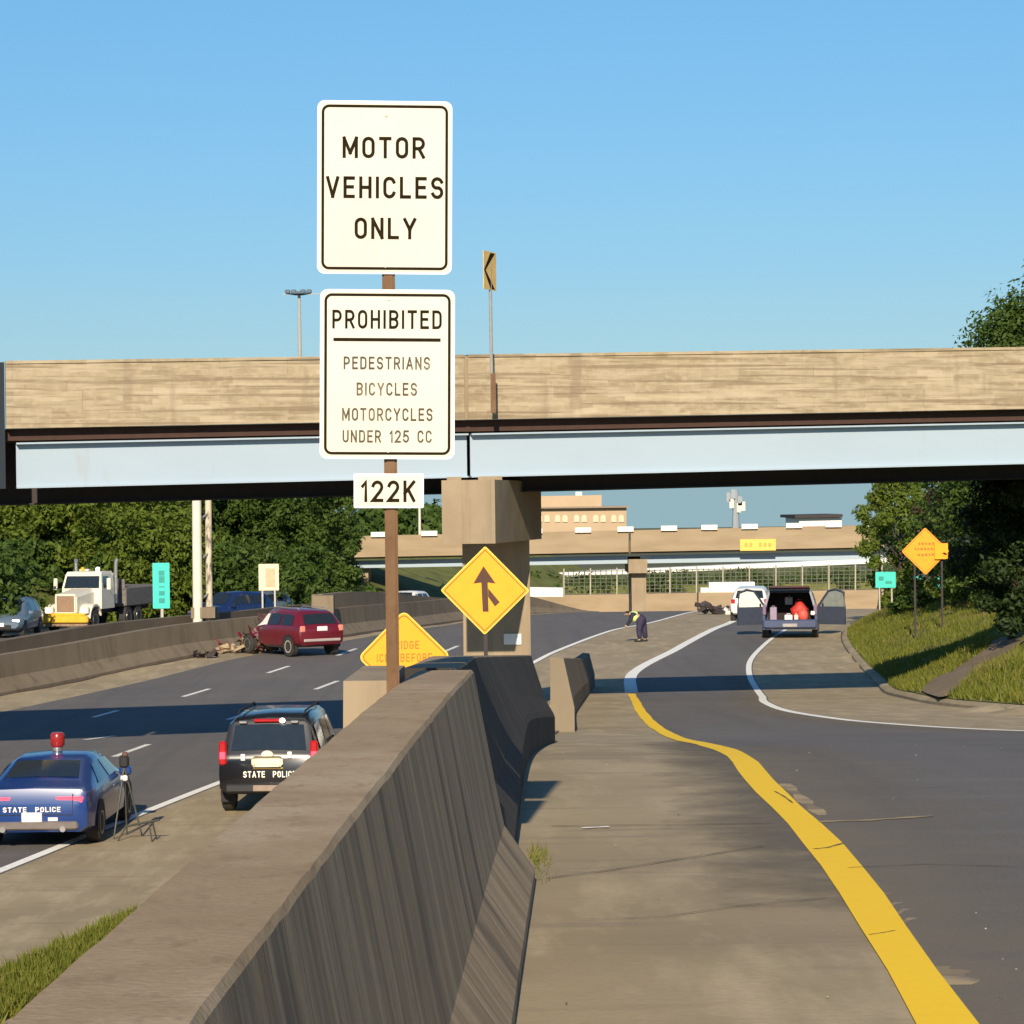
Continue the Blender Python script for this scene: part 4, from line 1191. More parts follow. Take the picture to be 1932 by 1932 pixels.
def end_glass(S,ia,ib_,k0,k1,mat,name,root,off=.012,wf=.97):
    A,B=S[ia],S[ib_]
    vs=[];fs=[]
    n=6;m=4
    d=Vector((0,B[0]-A[0],B[3]-A[3])).normalized()
    nr=Vector((0,-d.z,d.y))
    if nr.z<0: nr=-nr
    for j in range(m+1):
        q=k0+(k1-k0)*j/m
        st=tuple(a+(b-a)*q for a,b in zip(A,B))
        h=ringpts(st)
        for i in range(n+1):
            f=-1+2*i/n
            x=f*h[6][0]*wf; z=h[6][1]+(h[7][1]-h[6][1])*(1-abs(f))
            vs.append((x,st[0]+nr.y*off,z+nr.z*off))
    for j in range(m):
        for i in range(n):
            k_=j*(n+1)+i; fs.append((k_,k_+1,k_+n+2,k_+n+1))
    return MB().add(vs,fs).build(name,mat,root,smooth=60)
def wheel(root,x,y,r,w,side,arch=True,rimmat=None):
    t=MB().lathe([(-w/2,r*.62),(-w/2,r*.9),(-w*.36,r),(w*.36,r),(w/2,r*.9),(w/2,r*.62)],(0,0,0),'X',22).build('wheel',m_tyre,root,smooth=40)
    t.location=(x,y,r)
    rm=MB().lathe([(w*.30,r*.66),(w*.52,r*.60),(w*.50,r*.5),(w*.36,r*.42),(w*.42,r*.16),(w*.46,.02)],(0,0,0),'X',22).build('rim',rimmat or m_rim,t,smooth=40)
    if side<0: rm.rotation_euler=(0,0,R(180))
    sl=MB()
    for k_ in range(5):
        a=2*math.pi*k_/5
        sl.box((side*w*.47,math.cos(a)*r*.48,math.sin(a)*r*.48),(.012,.09,.09))
    sl.build('rim_slot',m_black,t)
def arch(root,S,y,r,side):
    vs=[];n=16
    x=max(lerp_st(S,y)[4],lerp_st(S,y)[5])+.022
    vs=[(side*x,y,r)]
    for k_ in range(n+1):
        a=-.35+(math.pi+.7)*k_/n
        vs.append((side*x,y+math.cos(a)*(r+.07),max(lerp_st(S,y)[1]-.02,r+math.sin(a)*(r+.07))))
    MB().add(vs,[(0,k_+1,k_+2) for k_ in range(n)]).build('wheel_arch',m_black,root)
def paint(name,c,rough=.28):
    return plain(name,c,rough,.0,var=.06,scale=3,coat=.6)
def vehicle(root,S,pm,front_y,rear_y,r,glass=m_glass,side_glass=(),ws=None,rw=None,track=None,wheels=True,caps=True):
    body_mesh(S,'body',pm,root,caps)
    for sd in (-1,1):
        for g_ in side_glass: side_panel(S,*g_,sd,glass,'side_window',root)
        if wheels:
            for y in (front_y,rear_y):
                x=max(lerp_st(S,y)[4],lerp_st(S,y)[5])
                arch(root,S,y,r,sd)
                wheel(root,sd*(x-.09),y,r,.24,sd)
    if ws: end_glass(S,ws[0],ws[1],.06,.92,glass,'windshield',root)
    if rw: end_glass(S,rw[0],rw[1],.10,.90,glass,'rear_window',root)
def mirror(root,x,y,z,mat,sd):
    MB().bbox((sd*x,y,z),(.22,.12,.16),.03).build('side_mirror',mat,root)

# --- blue police sedan
SED=[(-2.53,.40,.74,.80,.80,.80,.70),(-2.47,.30,.96,1.04,.88,.87,.80),(-2.25,.27,.99,1.09,.93,.91,.80),(-1.75,.22,1.0,1.13,.95,.93,.74),
     (-.95,.22,1.0,1.42,.955,.93,.62),(-.2,.22,.99,1.475,.955,.93,.62),(.5,.22,.97,1.43,.955,.925,.60),(1.25,.22,.95,1.03,.95,.91,.74),(2.05,.25,.84,.90,.94,.88,.72),(2.42,.30,.74,.79,.88,.84,.66),(2.52,.4,.62,.66,.78,.76,.6)]
m_pblue=paint('police_blue_paint',(.013,.048,.20))
p=at(57,1586,45.6)
ch=thing('police_car','blue STATE POLICE sedan with red roof beacon at the left edge','police car',(p.x+.37,46.5,CAMZ-h_fwy(46)),R(-.5)); ch.scale=(1,1,.955)
vehicle(ch,SED,m_pblue,1.52,-1.52,.35,side_glass=[(-1.45,-.42,-.95,-.40,.14,.86),(-.32,1.0,-.32,.50,.14,.86)],ws=(7,6),rw=(3,4))
MB().bbox((0,-2.49,.42),(1.5,.12,.16),.03).build('rear_bumper_trim',plain('grey_valance',(.16,.13,.12),.5),ch)
for sx in (-.5,.5): MB().lathe([(-2.60,.05),(-2.44,.05)],(sx,0,.36),'Y',10).build('exhaust',m_chrome,ch)
for sx in (-1,1):
    MB().bbox((sx*.60,-2.485,.86),(.46,.06,.12),.02).build('tail_lamp',m_redlit,ch)
MB().bbox((0,-2.492,.86),(.7,.03,.10),.01).build('tail_strip',plain('dark_lens',(.03,.02,.07),.3),ch)
lt=shift(text_mesh('STATE  POLICE',.09,.96,0,.03),-.02,-2.545,.70); lt.build('lettering',plain('lettering_reflect_glow',(.85,.75,.62),.4,var=.1,emit=(1,.85,.65),es=.35),ch)  # weak emission puts the letters' bright reflection into the material
MB().bbox((-.02,-2.545,.565),(.34,.03,.17),.012).build('licence_plate',m_plate,ch)
MB().box((.33,-2.54,.53),(.16,.012,.06)).build('sticker',m_white,ch)
MB().bbox((0,-1.47,1.205),(.16,.08,.07),.015).build('high_brake_lamp',m_redlit,ch)
bc=MB().lathe([(0,.085),(.03,.09),(.07,.085)],(0,-.2,1.49),'Z',14).build('beacon_base',m_chrome,ch,smooth=50)
MB().lathe([(.07,.085),(.12,.125),(.30,.125),(.34,.10),(.35,.02)],(0,-.2,1.49),'Z',16).build('beacon_dome',plain('red_beacon',(.32,.02,.02),.2),bc,smooth=40)
for sx in (-1,1): mirror(ch,1.03,.78,1.02,m_pblue,sx)
MB().box((0,-2.535,.605),(1.3,.008,.012)).build('trunk_seam',m_black,ch)
for sx in (-1,1): MB().box((sx*.66,-2.50,.78),(.010,.07,.36)).build('trunk_seam',m_black,ch)
for sx in (-1,1):
    for y in (-.15,): MB().bbox((sx*.972,y,.86),(.02,.16,.03),.005).build('door_handle',m_chrome,ch)

# --- black police SUV
SUV=[(-2.58,.50,1.05,1.12,.90,.92,.86),(-2.54,.44,1.12,1.20,.97,.97,.88),(-2.30,.40,1.15,1.80,1.0,.98,.78),(-2.15,.38,1.16,1.87,1.01,.985,.76),(-1.0,.36,1.16,1.93,1.01,.985,.76),
     (.5,.36,1.15,1.90,1.01,.98,.75),(.75,.36,1.15,1.82,1.01,.98,.74),(1.42,.36,1.15,1.24,1.0,.97,.82),(2.25,.40,1.06,1.13,.98,.95,.8),(2.5,.46,.98,1.02,.94,.92,.76),(2.6,.55,.85,.88,.86,.84,.7)]
m_pblack=paint('police_black_paint',(.010,.010,.012))
p=at(507,1530,50.6)
tz=thing('police_suv','black STATE POLICE suv behind the foreground barrier with lit rear lamps','police car',(p.x+.30,50.8,CAMZ-h_fwy(51)),R(-2)); tz.scale=(.93,.95,.945)
vehicle(tz,SUV,m_pblack,1.55,-1.55,.40,side_glass=[(-2.05,-1.15,-2.0,-1.15,.12,.86),(-1.05,-.12,-1.05,-.12,.12,.86),(-.02,1.2,-.02,.72,.12,.86)],ws=(7,6),rw=(1,2))
for sx in (-1,1):
    MB().bbox((sx*.90,-2.55,1.22),(.15,.12,.46),.03).build('tail_lamp',m_redlamp,tz)
    MB().bbox((sx*.90,-2.615,1.18),(.11,.02,.14),.008).build('lit_lamp',m_redlit,tz)
lt=shift(text_mesh('STATE  POLICE',.125,1.04,0,.03),.02,-2.592,.81); lt.build('lettering',MATS['lettering_reflect_glow'],tz)
MB().bbox((-.02,-2.60,1.055),(.62,.03,.20),.05).build('tailgate_badge',plain('cream_emblem',(.8,.72,.55),.5),tz)
MB().ell((-.02,-2.60,1.19),(.12,.02,.08)).build('emblem_top',MATS['cream_emblem'],tz)
MB().box((0,-2.612,.93),(.58,.01,.025)).build('badge_scroll',plain('badge_gold',(.5,.3,.05),.5),tz)
MB().bbox((0,-2.60,.55),(1.7,.12,.17),.03).build('rear_bumper',plain('bumper_black',(.02,.02,.022),.5),tz)
MB().bbox((-.05,-2.675,.55),(.5,.02,.12),.01).build('step_plate',plain('step_grey',(.3,.22,.17),.5),tz)
MB().bbox((0,-2.33,1.83),(.62,.10,.06),.015).build('high_brake_lamp',m_redlamp,tz)
MB().ell((.26,-2.40,1.83),(.06,.03,.05)).build('lit_lamp',m_headlit,tz)
MB().bbox((-.52,-2.36,1.80),(.16,.05,.06),.015).build('deck_light',m_chrome,tz); MB().bbox((.50,-2.36,1.80),(.16,.05,.06),.015).build('deck_light',m_chrome,tz)
for sx,z in ((-.5,1.14),(.42,1.18)): MB().bbox((sx,-2.60,z),(.09,.02,.13),.01).build('gate_reflector',m_white,tz)
for sx in (-1,1): MB().path([(sx*.66,-2.0,1.93),(sx*.66,-1.9,1.985),(sx*.66,.3,1.985),(sx*.66,.4,1.93)],.02,6).build('roof_rail',m_black,tz)
for sx in (-1,1): mirror(tz,1.10,.95,1.22,m_pblack,sx)
for sx in (-1,1): MB().bbox((sx*.88,-1.98,.42),(.30,.03,.42),.01).build('mud_flap',m_black,tz)

# --- wrecked red SUV
HAT=[(-2.10,.50,.92,.98,.82,.84,.76),(-2.05,.42,1.0,1.08,.88,.89,.80),(-1.72,.34,1.03,1.52,.91,.90,.68),(-1.5,.32,1.03,1.60,.92,.90,.65),(-.4,.30,1.02,1.66,.92,.90,.64),
     (.35,.30,1.0,1.62,.92,.89,.62),(.98,.30,.98,1.06,.91,.88,.74),(1.35,.34,.93,1.0,.88,.84,.68)]
m_red=paint('dark_red_paint',(.135,.008,.018),.32)
p=at(588,1231,92.8)
rd=thing('wrecked_car','dark red suv with smashed front, stopped beside the median wall','car',(p.x-.85,p.y+1.6,CAMZ-h_fwy(94)),R(36))
HATW=[h_ for h_ in HAT if h_[0]<.9]+[(.72,.34,.93,1.28,.88,.86,.60),(.95,.42,.82,.90,.78,.78,.66)]
vehicle(rd,HATW,m_red,1.25,-1.35,.36,side_glass=[(-1.55,-.75,-1.42,-.75,.14,.84),(-.65,.1,-.65,.1,.14,.84)],rw=(1,2),wheels=False)
for sd in (-1,1):
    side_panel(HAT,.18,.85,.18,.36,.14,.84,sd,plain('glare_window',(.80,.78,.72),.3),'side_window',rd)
    arch(rd,HAT,-1.35,.36,sd); wheel(rd,sd*.83,-1.35,.36,.24,sd,rimmat=plain('pale_rim',(.5,.43,.33),.5))
    MB().bbox((sd*.78,-2.07,.98),(.2,.10,.22),.03).build('tail_lamp',plain('pale_tail_lamp',(.75,.25,.18),.3),rd)
MB().bbox((.0,-2.11,.58),(1.5,.06,.10),.02).build('rear_bumper',plain('bumper_tan_grey',(.42,.36,.33),.5),rd)
MB().bbox((0,-2.115,.98),(.42,.02,.16),.01).build('licence_plate',m_plate,rd)
for sx in (-1,1): MB().path([(sx*.56,-1.5,1.62),(sx*.56,-1.4,1.69),(sx*.56,.1,1.70),(sx*.56,.2,1.63)],.018,6).build('roof_rail',m_galv,rd)
def crumple(mb,c,w,h,rg,mi=0,rough=.25):
    """one bent sheet of torn metal"""
    M=Euler((rg.uniform(-1.2,1.2),rg.uniform(-1.2,1.2),rg.uniform(0,6.28))).to_matrix()
    n=4; vs=[]; c=Vector(c)
    for i in range(n):
        for j in range(n):
            vs.append(c+M@Vector(((i/(n-1)-.5)*w+rg.uniform(-.06,.06)*w,(j/(n-1)-.5)*h+rg.uniform(-.08,.08)*h,rg.uniform(-rough,rough)*min(w,h))))
    vs=[(v[0],v[1],max(.02,v[2])) for v in vs]
    mb.add(vs,[(i*n+j,i*n+j+1,(i+1)*n+j+1,(i+1)*n+j) for i in range(n-1) for j in range(n-1)],mi)
mb=MB(); rg=random.Random(8)
for i in range(90):
    y=rg.uniform(.85,2.35)
    crumple(mb,(rg.uniform(-.85,.85),y,rg.uniform(.12,1.1-.42*(y-.85))),rg.uniform(.2,.65),rg.uniform(.1,.4),rg,rg.choice((0,0,0,1,2,3)))
for i in range(16):
    a=Vector((rg.uniform(-.7,.7),rg.uniform(1.0,1.8),rg.uniform(.6,.95)))
    mb.tube(a,a+Vector((rg.uniform(-.4,.4),rg.uniform(-.2,.5),rg.uniform(.0,.5))),.015,.01,5,2)
mb.build('crushed_front',[plain('torn_metal',(.10,.06,.035),.7,var=.5),plain('torn_pale',(.36,.27,.17),.7),m_black,m_red],rd)
wheel(rd,.78,1.62,.35,.24,1); wheel(rd,-.78,1.55,.35,.24,-1)
mb=MB()
mb.hexa([(-.6,1.05,1.02),(.6,1.05,1.02),(.55,1.55,1.32),(-.5,1.5,1.4),(-.6,1.05,1.05),(.6,1.05,1.05),(.55,1.54,1.36),(-.5,1.49,1.44)]); mb.build('buckled_hood',plain('scorched_hood',(.10,.05,.04),.6,var=.4),rd)
# debris along the wall
for i,(px,py,s,l) in enumerate(((366,1222,.65,'pale torn panel lying at the foot of the median wall'),(404,1222,.6,'dark red fender piece beside the wrecked car'),(436,1224,.5,'pale bumper fragment just left of the wrecked car'),(384,1232,.4,'small dark scrap on the shoulder left of the wreck'))):
    q=hit(px,py+9); rg=random.Random(100+i)
    mb=MB()
    for k_ in range(11): crumple(mb,(rg.uniform(-s,s),rg.uniform(-.3,.3),rg.uniform(.05,.35)*s*1.3),rg.uniform(.3,1)*s,rg.uniform(.12,.4),rg)
    o=mb.build('debris',[MATS['torn_pale'],plain('red_scrap',(.16,.04,.03),.6),MATS['torn_pale'],m_steel_dk][i])
    o.location=q
    tag(o,l,'debris','crash debris on the shoulder')

# --- open blue minivan
VAN=[(-.9,.30,1.0,1.72,.95,.94,.72),(.2,.28,1.0,1.74,.96,.94,.72),(.75,.28,.99,1.66,.96,.94,.70),(1.6,.28,.98,1.08,.95,.92,.76),(2.25,.3,.84,.9,.92,.88,.72),(2.45,.4,.7,.74,.82,.8,.65)]
m_vblue=paint('minivan_blue_paint',(.055,.075,.15),.35)
p=at(1500,1201,101.5)
mv=thing('minivan','blue minivan with raised tailgate and both front doors open on the right shoulder','minivan',(p.x+.1,p.y+2.3,ground_z(p.x,p.y+2)),R(-7)); mv.scale=(1.09,1.05,1.07)
m_dark_int=plain('dark_interior',(.02,.012,.012),.8)
body_mesh(VAN,'body',m_vblue,mv)
MB().box((0,-.915,1.05),(1.6,.02,1.1)).build('seat_backs',m_dark_int,mv)
sh=MB()
for sd in (-1,1):
    sh.hexa([(sd*.87,-2.4,.34),(sd*.95,-2.4,.34),(sd*.95,-.88,.34),(sd*.87,-.88,.34),(sd*.86,-2.42,1.02),(sd*.95,-2.42,1.02),(sd*.95,-.88,1.02),(sd*.86,-.88,1.02)])
    sh.hexa([(sd*.86,-2.42,1.02),(sd*.95,-2.42,1.02),(sd*.95,-.88,1.02),(sd*.86,-.88,1.02),(sd*.68,-2.18,1.68),(sd*.755,-2.18,1.68),(sd*.755,-.88,1.68),(sd*.68,-.88,1.68)])
sh.hexa([(-.755,-2.18,1.66),(.755,-2.18,1.66),(.755,-.88,1.66),(-.755,-.88,1.66),(-.70,-2.15,1.745),(.70,-2.15,1.745),(.70,-.88,1.745),(-.70,-.88,1.745)])
sh.hexa([(-.94,-2.42,.34),(.94,-2.42,.34),(.94,-.88,.34),(-.94,-.88,.34),(-.94,-2.42,.62),(.94,-2.42,.62),(.94,-.88,.62),(-.94,-.88,.62)])
sh.build('cargo_shell',m_vblue,mv)
MB().bbox((0,-2.48,.55),(1.86,.16,.30),.04).build('rear_bumper',m_vblue,mv)
MB().bbox((0,-2.57,.50),(.5,.015,.12),.008).build('bumper_plate',plain('grey_mark',(.35,.33,.32),.5),mv)
tg=MB(); tg.hexa([(-.72,-2.15,1.75),(.72,-2.15,1.75),(.66,-3.0,1.86),(-.66,-3.0,1.86),(-.72,-2.15,1.80),(.72,-2.15,1.80),(.66,-3.0,1.92),(-.66,-3.0,1.92)]); tg.build('tailgate',plain('tailgate_dark_red',(.06,.02,.03),.4),mv)
for sd in (-1,1):
    for y in (1.5,-1.55):
        wheel(mv,sd*.87,y,.34,.23,sd); arch(mv,VAN,y if y>0 else -.9,.34,sd) if y>0 else None
    MB().bbox((sd*.89,-2.44,1.05),(.12,.06,.36),.02).build('tail_lamp',plain('grey_purple_lamp',(.22,.14,.22),.3),mv)
    side_panel(VAN,-.85,.1,-.85,.1,.14,.86,sd,m_glass,'side_window',mv)
    # front door swung open, hinge at the front
    d=thing('front_door','',''); 
    for kx in ('label','category'): del d[kx]
    d.parent=mv; d.location=(sd*.95,1.25,0); d.rotation_euler=(0,0,sd*R(62))
    mb=MB(); mb.hexa([(-.04,-1.12,.36),(.04,-1.12,.36),(.04,0,.36),(-.04,0,.36),(-.04,-1.12,1.02),(.04,-1.12,1.02),(.04,0,1.02),(-.04,0,1.02)])
    mb.path([(0,-1.1,1.0),(0,-1.06,1.55),(0,-.75,1.66),(0,-.45,1.60),(0,-.02,1.02)],.045,6)
    dp=mb.build('door_panel',plain('door_inner_blue',(.04,.05,.08),.5),d)
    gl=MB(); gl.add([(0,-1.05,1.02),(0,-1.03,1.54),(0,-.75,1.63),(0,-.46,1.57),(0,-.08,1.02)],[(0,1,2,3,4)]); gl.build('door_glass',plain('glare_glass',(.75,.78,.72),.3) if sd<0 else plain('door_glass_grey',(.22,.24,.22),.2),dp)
    MB().bbox((sd*.09,-.2,1.08),(.2,.12,.16),.03).build('side_mirror',m_black,d)
R_=Euler((0,0,R(-7))).to_matrix()
def in_van(v): return Vector(mv.location)+R_@Vector((v[0]*1.09,v[1]*1.05,v[2]*1.07))
def lump(name,label,cat,c,r,mat,seed):
    mb=MB(); rg=random.Random(seed)
    mb.ell((0,0,r[2]),r,12,8)
    mb.v=[(x*(1+.12*math.sin(z*14+seed)),y,z*(1+.1*math.sin(x*11+seed))) for x,y,z in mb.v]
    for s in (-1,1): mb.path([(s*r[0]*.4,0,r[2]*1.85),(s*r[0]*.2,0,r[2]*2.25),(0,0,r[2]*2.3)],.02,5)
    o=mb.build(name,mat,None,smooth=60); o.location=in_van(c); o.rotation_euler=(0,0,R(-7))
    return tag(o,label,cat)
m_redbag=plain('red_bag_cloth',(.55,.04,.03),.6,var=.25,scale=9)
lump('duffel_bag','large red bag leaning in the open minivan boot','bag',(.32,-1.75,.62),(.34,.25,.36),m_redbag,1)
lump('duffel_bag','smaller bright red bag at the sill of the minivan boot','bag',(.46,-2.2,.62),(.22,.16,.22),plain('bright_red_cloth',(.72,.10,.07),.6),2)
def case(label,c,d,mat):
    mb=MB().bbox((0,0,d[2]/2),d,.02); mb.path([(-d[0]*.2,0,d[2]),(-d[0]*.2,0,d[2]+.04),(d[0]*.2,0,d[2]+.04),(d[0]*.2,0,d[2])],.012,5)
    o=mb.build('storage_box',mat); o.location=in_van(c); o.rotation_euler=(0,0,R(-7))
    tag(o,label,'box','boxes in the minivan boot')
case('white box standing left of the red bags in the minivan boot',(-.05,-2.28,.62),(.30,.2,.26),m_white)
case('small white box beside the bright red bag at the sill of the minivan boot',(.22,-2.33,.62),(.16,.14,.26),plain('pinkish_white',(.75,.6,.55),.5))
case('grey box high in the back of the minivan boot',(-.05,-1.15,1.18),(.30,.3,.3),plain('light_grey_box',(.5,.47,.45),.5))
case('lilac grey crate at the left wall of the minivan boot',(-.58,-2.1,.62),(.26,.3,.55),plain('lilac_grey_box',(.30,.24,.34),.5))
MB().bbox((.80,-2.475,.93),(.14,.03,.14),.02).build('sticker',m_white,mv)

# --- white car ahead of the minivan
p=at(1420,1165,126)
wc=thing('parked_car','white car standing ahead of the minivan, half hidden by its open door','car',(p.x+.2,p.y+2.2,ground_z(p.x,p.y+2)),R(-9))
HAT2=[(a,b,c_,d,e,f,g_) for a,b,c_,d,e,f,g_ in HAT]+[(1.9,.36,.80,.86,.86,.82,.62),(2.1,.45,.66,.70,.74,.72,.56)]
vehicle(wc,HAT2,paint('white_car_paint',(.78,.77,.72),.3),1.35,-1.35,.35,side_glass=[(-1.55,-.75,-1.42,-.75,.14,.84),(-.65,.1,-.65,.1,.14,.84),(.18,.85,.18,.36,.14,.84)],ws=(6,5),rw=(1,2))
for sx in (-1,1): MB().bbox((sx*.78,-2.07,.98),(.2,.10,.22),.03).build('tail_lamp',m_redlamp,wc)
MB().bbox((0,-2.115,.78),(.42,.02,.16),.01).build('licence_plate',m_plate,wc)

# --- oncoming cars beyond the median
def oncoming(name,label,px,py,D,col,rough,rz,spec=HAT2,hl=True,scale=1.0):
    q=at(px,py,D)
    v=thing(name,label,'car',(q.x,q.y,CAMZ-h_fwy(D)),rz)
    pmn=paint(name+'_paint_%d'%px,col,rough)
    vehicle(v,spec,pmn,1.35,-1.35,.35,side_glass=[(-1.55,-.75,-1.42,-.75,.14,.84),(-.65,.1,-.65,.1,.14,.84),(.18,.85,.18,.36,.14,.84)],ws=(6,5),rw=(1,2))
    y=spec[-2][0]+.06
    for sx in (-1,1):
        MB().bbox((sx*.62,y,.74),(.30,.16,.13),.03).build('headlamp',m_headlit if hl else m_chrome,v)
        mirror(v,.98,.75,1.05,pmn,sx)
    MB().bbox((0,spec[-1][0]+.0,.50),(.9,.08,.18),.02).build('grille',m_black,v)
    MB().bbox((0,spec[-1][0]+.05,.60),(.34,.02,.15),.01).build('licence_plate',m_plate,v)
    v.scale=(scale,)*3
    return v
oncoming('passing_car','grey blue car coming toward the camera at the left edge beyond the median',22,1198,113,(.11,.16,.21),.35,R(180-2),scale=1.02)
oncoming('passing_car','dark blue suv beyond the median right of the pale column',434,1146,128,(.010,.024,.09),.3,R(180-40),hl=False,scale=1.02)
oncoming('passing_car','silver grey car with bright lamp behind the dark blue suv by the cream board',484,1144,136,(.10,.13,.17),.3,R(180-34),scale=.95)
q=at(768,1122,150)
lc=oncoming('passing_car','small white car roof showing over the wall beyond the brown sign post',768,1122,168,(.8,.78,.74),.3,R(180-20))

# --- truck
p=at(137,1178,122)
tk=thing('tow_truck','white and yellow heavy truck with long hood coming toward the camera','truck',(p.x,p.y,CAMZ-h_fwy(122)),R(180-13))
m_tw=plain('truck_white',(.75,.70,.58),.4,var=.08,scale=2); m_ty=plain('truck_yellow',(.75,.45,.04),.45,var=.1); m_brown=plain('truck_brown',(.30,.20,.13),.7,var=.3)
mb=MB() # hood (front is +y)
rings=[]
for y,hw,zb_,zt_ in ((-1.2,.62,1.0,1.95),(-.2,.58,.95,1.84),(.75,.54,.9,1.75)):
    rings.append([(-hw,y,zb_),(hw,y,zb_),(hw,y,zt_-.15),(hw*.8,y,zt_),(-hw*.8,y,zt_),(-hw,y,zt_-.15)])
mb.loft(rings); mb.build('hood',m_tw,tk)
MB().bbox((0,.79,1.30),(.84,.06,.74),.02).build('grille',plain('grille_brown',(.30,.19,.12),.5),tk)
fr=MB(); frame_ring(fr,rrect(1.0,.92,.05,cz=1.30),rrect(.84,.74,.03,cz=1.30),0); fr.v=[(x,.83,z) for x,y,z in fr.v]; fr.build('grille_surround',m_tw,tk)
cb=MB(); rings=[]
for z,yf,hw in ((1.0,-1.15,.98),(1.95,-1.15,.98),(2.60,-1.38,.88),(2.72,-1.5,.84)):
    rings.append([(-hw,-2.75,z),(hw,-2.75,z),(hw,yf,z),(-hw,yf,z)])
cb.loft(rings); cb.build('cab',m_tw,tk)
MB().hexa([(-.86,-1.10,1.98),(.86,-1.10,1.98),(.86,-1.16,1.98),(-.86,-1.16,1.98),(-.80,-1.33,2.52),(.80,-1.33,2.52),(.80,-1.39,2.52),(-.80,-1.39,2.52)]).build('windshield',m_glass,tk)
for sx in (-1,1):
    MB().hexa([(sx*.97,-2.2,1.98),(sx*.995,-2.2,1.98),(sx*.995,-1.35,1.98),(sx*.97,-1.35,1.98),(sx*.875,-2.2,2.5),(sx*.90,-2.2,2.5),(sx*.90,-1.5,2.5),(sx*.875,-1.5,2.5)]).build('side_window',m_glass,tk)
    fd=MB(); rg2=[]
    for k_ in range(9):
        a=math.pi*(k_/8)*.92+.04
        rg2.append([(sx*.52,-.1+math.cos(a)*.72,.62+math.sin(a)*.68),(sx*1.12,-.1+math.cos(a)*.72,.62+math.sin(a)*.66),(sx*1.12,-.1+math.cos(a)*.66,.58+math.sin(a)*.6),(sx*.52,-.1+math.cos(a)*.66,.58+math.sin(a)*.6)])
    fd.loft(rg2); fd.build('fender',m_tw,tk)
    MB().bbox((sx*.86,.66,1.0),(.44,.22,.34),.05).build('headlamp_pod',m_tw,tk)
    MB().bbox((sx*.86,.78,1.0),(.26,.03,.18),.02).build('headlamp',m_headlit,tk)
    MB().path([(sx*1.0,-2.9,1.2),(sx*1.0,-2.9,3.1),(sx*1.03,-3.0,3.25)],.09,8).build('exhaust_stack',m_chrome,tk)
    MB().bbox((sx*1.32,-1.2,2.15),(.2,.1,.55),.03).build('side_mirror',m_tw,tk)
    MB().tube((sx*.95,-1.3,2.3),(sx*1.32,-1.2,2.2),.02,.02,5).build('mirror_arm',m_steel_dk,tk)
    wheel(tk,sx*.95,-.1,.52,.30,sx)
    for y in (-4.2,-5.5): wheel(tk,sx*.9,y,.52,.45,sx)
MB().bbox((0,.98,.60),(2.35,.22,.32),.05).build('bumper',m_ty,tk)
MB().bbox((0,.92,.82),(2.0,.16,.14),.03).build('bumper_rail',m_ty,tk)
MB().bbox((0,.8,.36),(2.2,.3,.16),.03).build('under_bumper',m_brown,tk)
for x in (-.5,.25): MB().bbox((x,-1.9,2.82),(.16,.16,.2),.04).build('roof_lamp',m_headlit if x<0 else m_ty,tk)
MB().bbox((0,-5.0,.85),(.9,7.2,.22),.03).build('chassis',m_steel_dk,tk)
for sx,hh in ((-.45,1.3),(.75,1.5)): MB().bbox((sx,-3.4,1.0+hh/2+.3),(.5,.35,hh),.04).build('tool_cabinet',m_tw,tk)
MB().bbox((.15,-3.42,1.85),(.35,.3,1.1),.03).build('winch_frame',m_brown,tk)
MB().bbox((0,-6.6,1.45),(2.3,5.6,.9),.05).build('dump_bed',plain('grey_bed',(.17,.15,.13),.7,var=.25),tk)
for k_ in range(5): MB().box((1.165,-4.4-k_*1.0,1.45),(.05,.08,.86)).build('bed_rib',plain('bed_rib_grey',(.11,.10,.09),.7),tk)
MB().box((0,-3.78,2.05),(2.2,.06,.5)).build('headboard',MATS['grey_bed'],tk)

# --- wreckage near the crest
q=at(1345,1146,140); q.z=ground_z(q.x,140)
mb=MB(); rg=random.Random(17)
for i in range(22):
    t=i/22
    mb.box((-.7+2.0*t,rg.uniform(-.3,.3),rg.uniform(.1,.45)*(1.3-.7*t)),(rg.uniform(.2,.5),rg.uniform(.1,.4),rg.uniform(.08,.25)),rot=Euler((rg.uniform(-.6,.6),rg.uniform(-.6,.6),rg.uniform(0,3))).to_matrix(),mi=(0 if t<.55 else rg.choice((0,1,2))))
o=mb.build('wreckage',[m_steel_dk,plain('mauve_plastic',(.28,.20,.24),.6),m_white]); o.location=q
tag(o,'dark twisted wreckage lying on the road left of the white car','debris')

# ------------------------------------------------------------------ tripod and stand
D=45.5
q=at(236,1592,D); z0=CAMZ-h_fwy(D)
tp=thing('survey_tripod','thin dark survey tripod standing right of the blue police car','tripod',(q.x,D,z0))
hd=Vector((0,0,1.22))
for dx,dy in ((-.16,-.25),(.28,.1),(-.02,.35)):
    MB().tube((dx,dy,0),hd,.014,.02,6).build('leg',plain('tripod_dark',(.06,.06,.05),.6),tp)
MB().bbox((0,0,1.30),(.16,.14,.2),.03).build('instrument',m_black,tp)
MB().bbox((.02,-.02,1.43),(.10,.08,.08),.02).build('instrument_handle',plain('brown_case',(.12,.06,.04),.6),tp)
MB().bbox((.0,-.03,1.02),(.12,.06,.10),.02).build('controller',m_white,tp)
q=at(272,1594,45.0)
st=thing('folding_stand','low dark folding stand on the shoulder right of the survey tripod','stand',(q.x,45.0,CAMZ-h_fwy(45)))
MB().tube((-.35,.2,.22),(.27,-.05,.36),.02).build('bar',MATS['tripod_dark'],st)
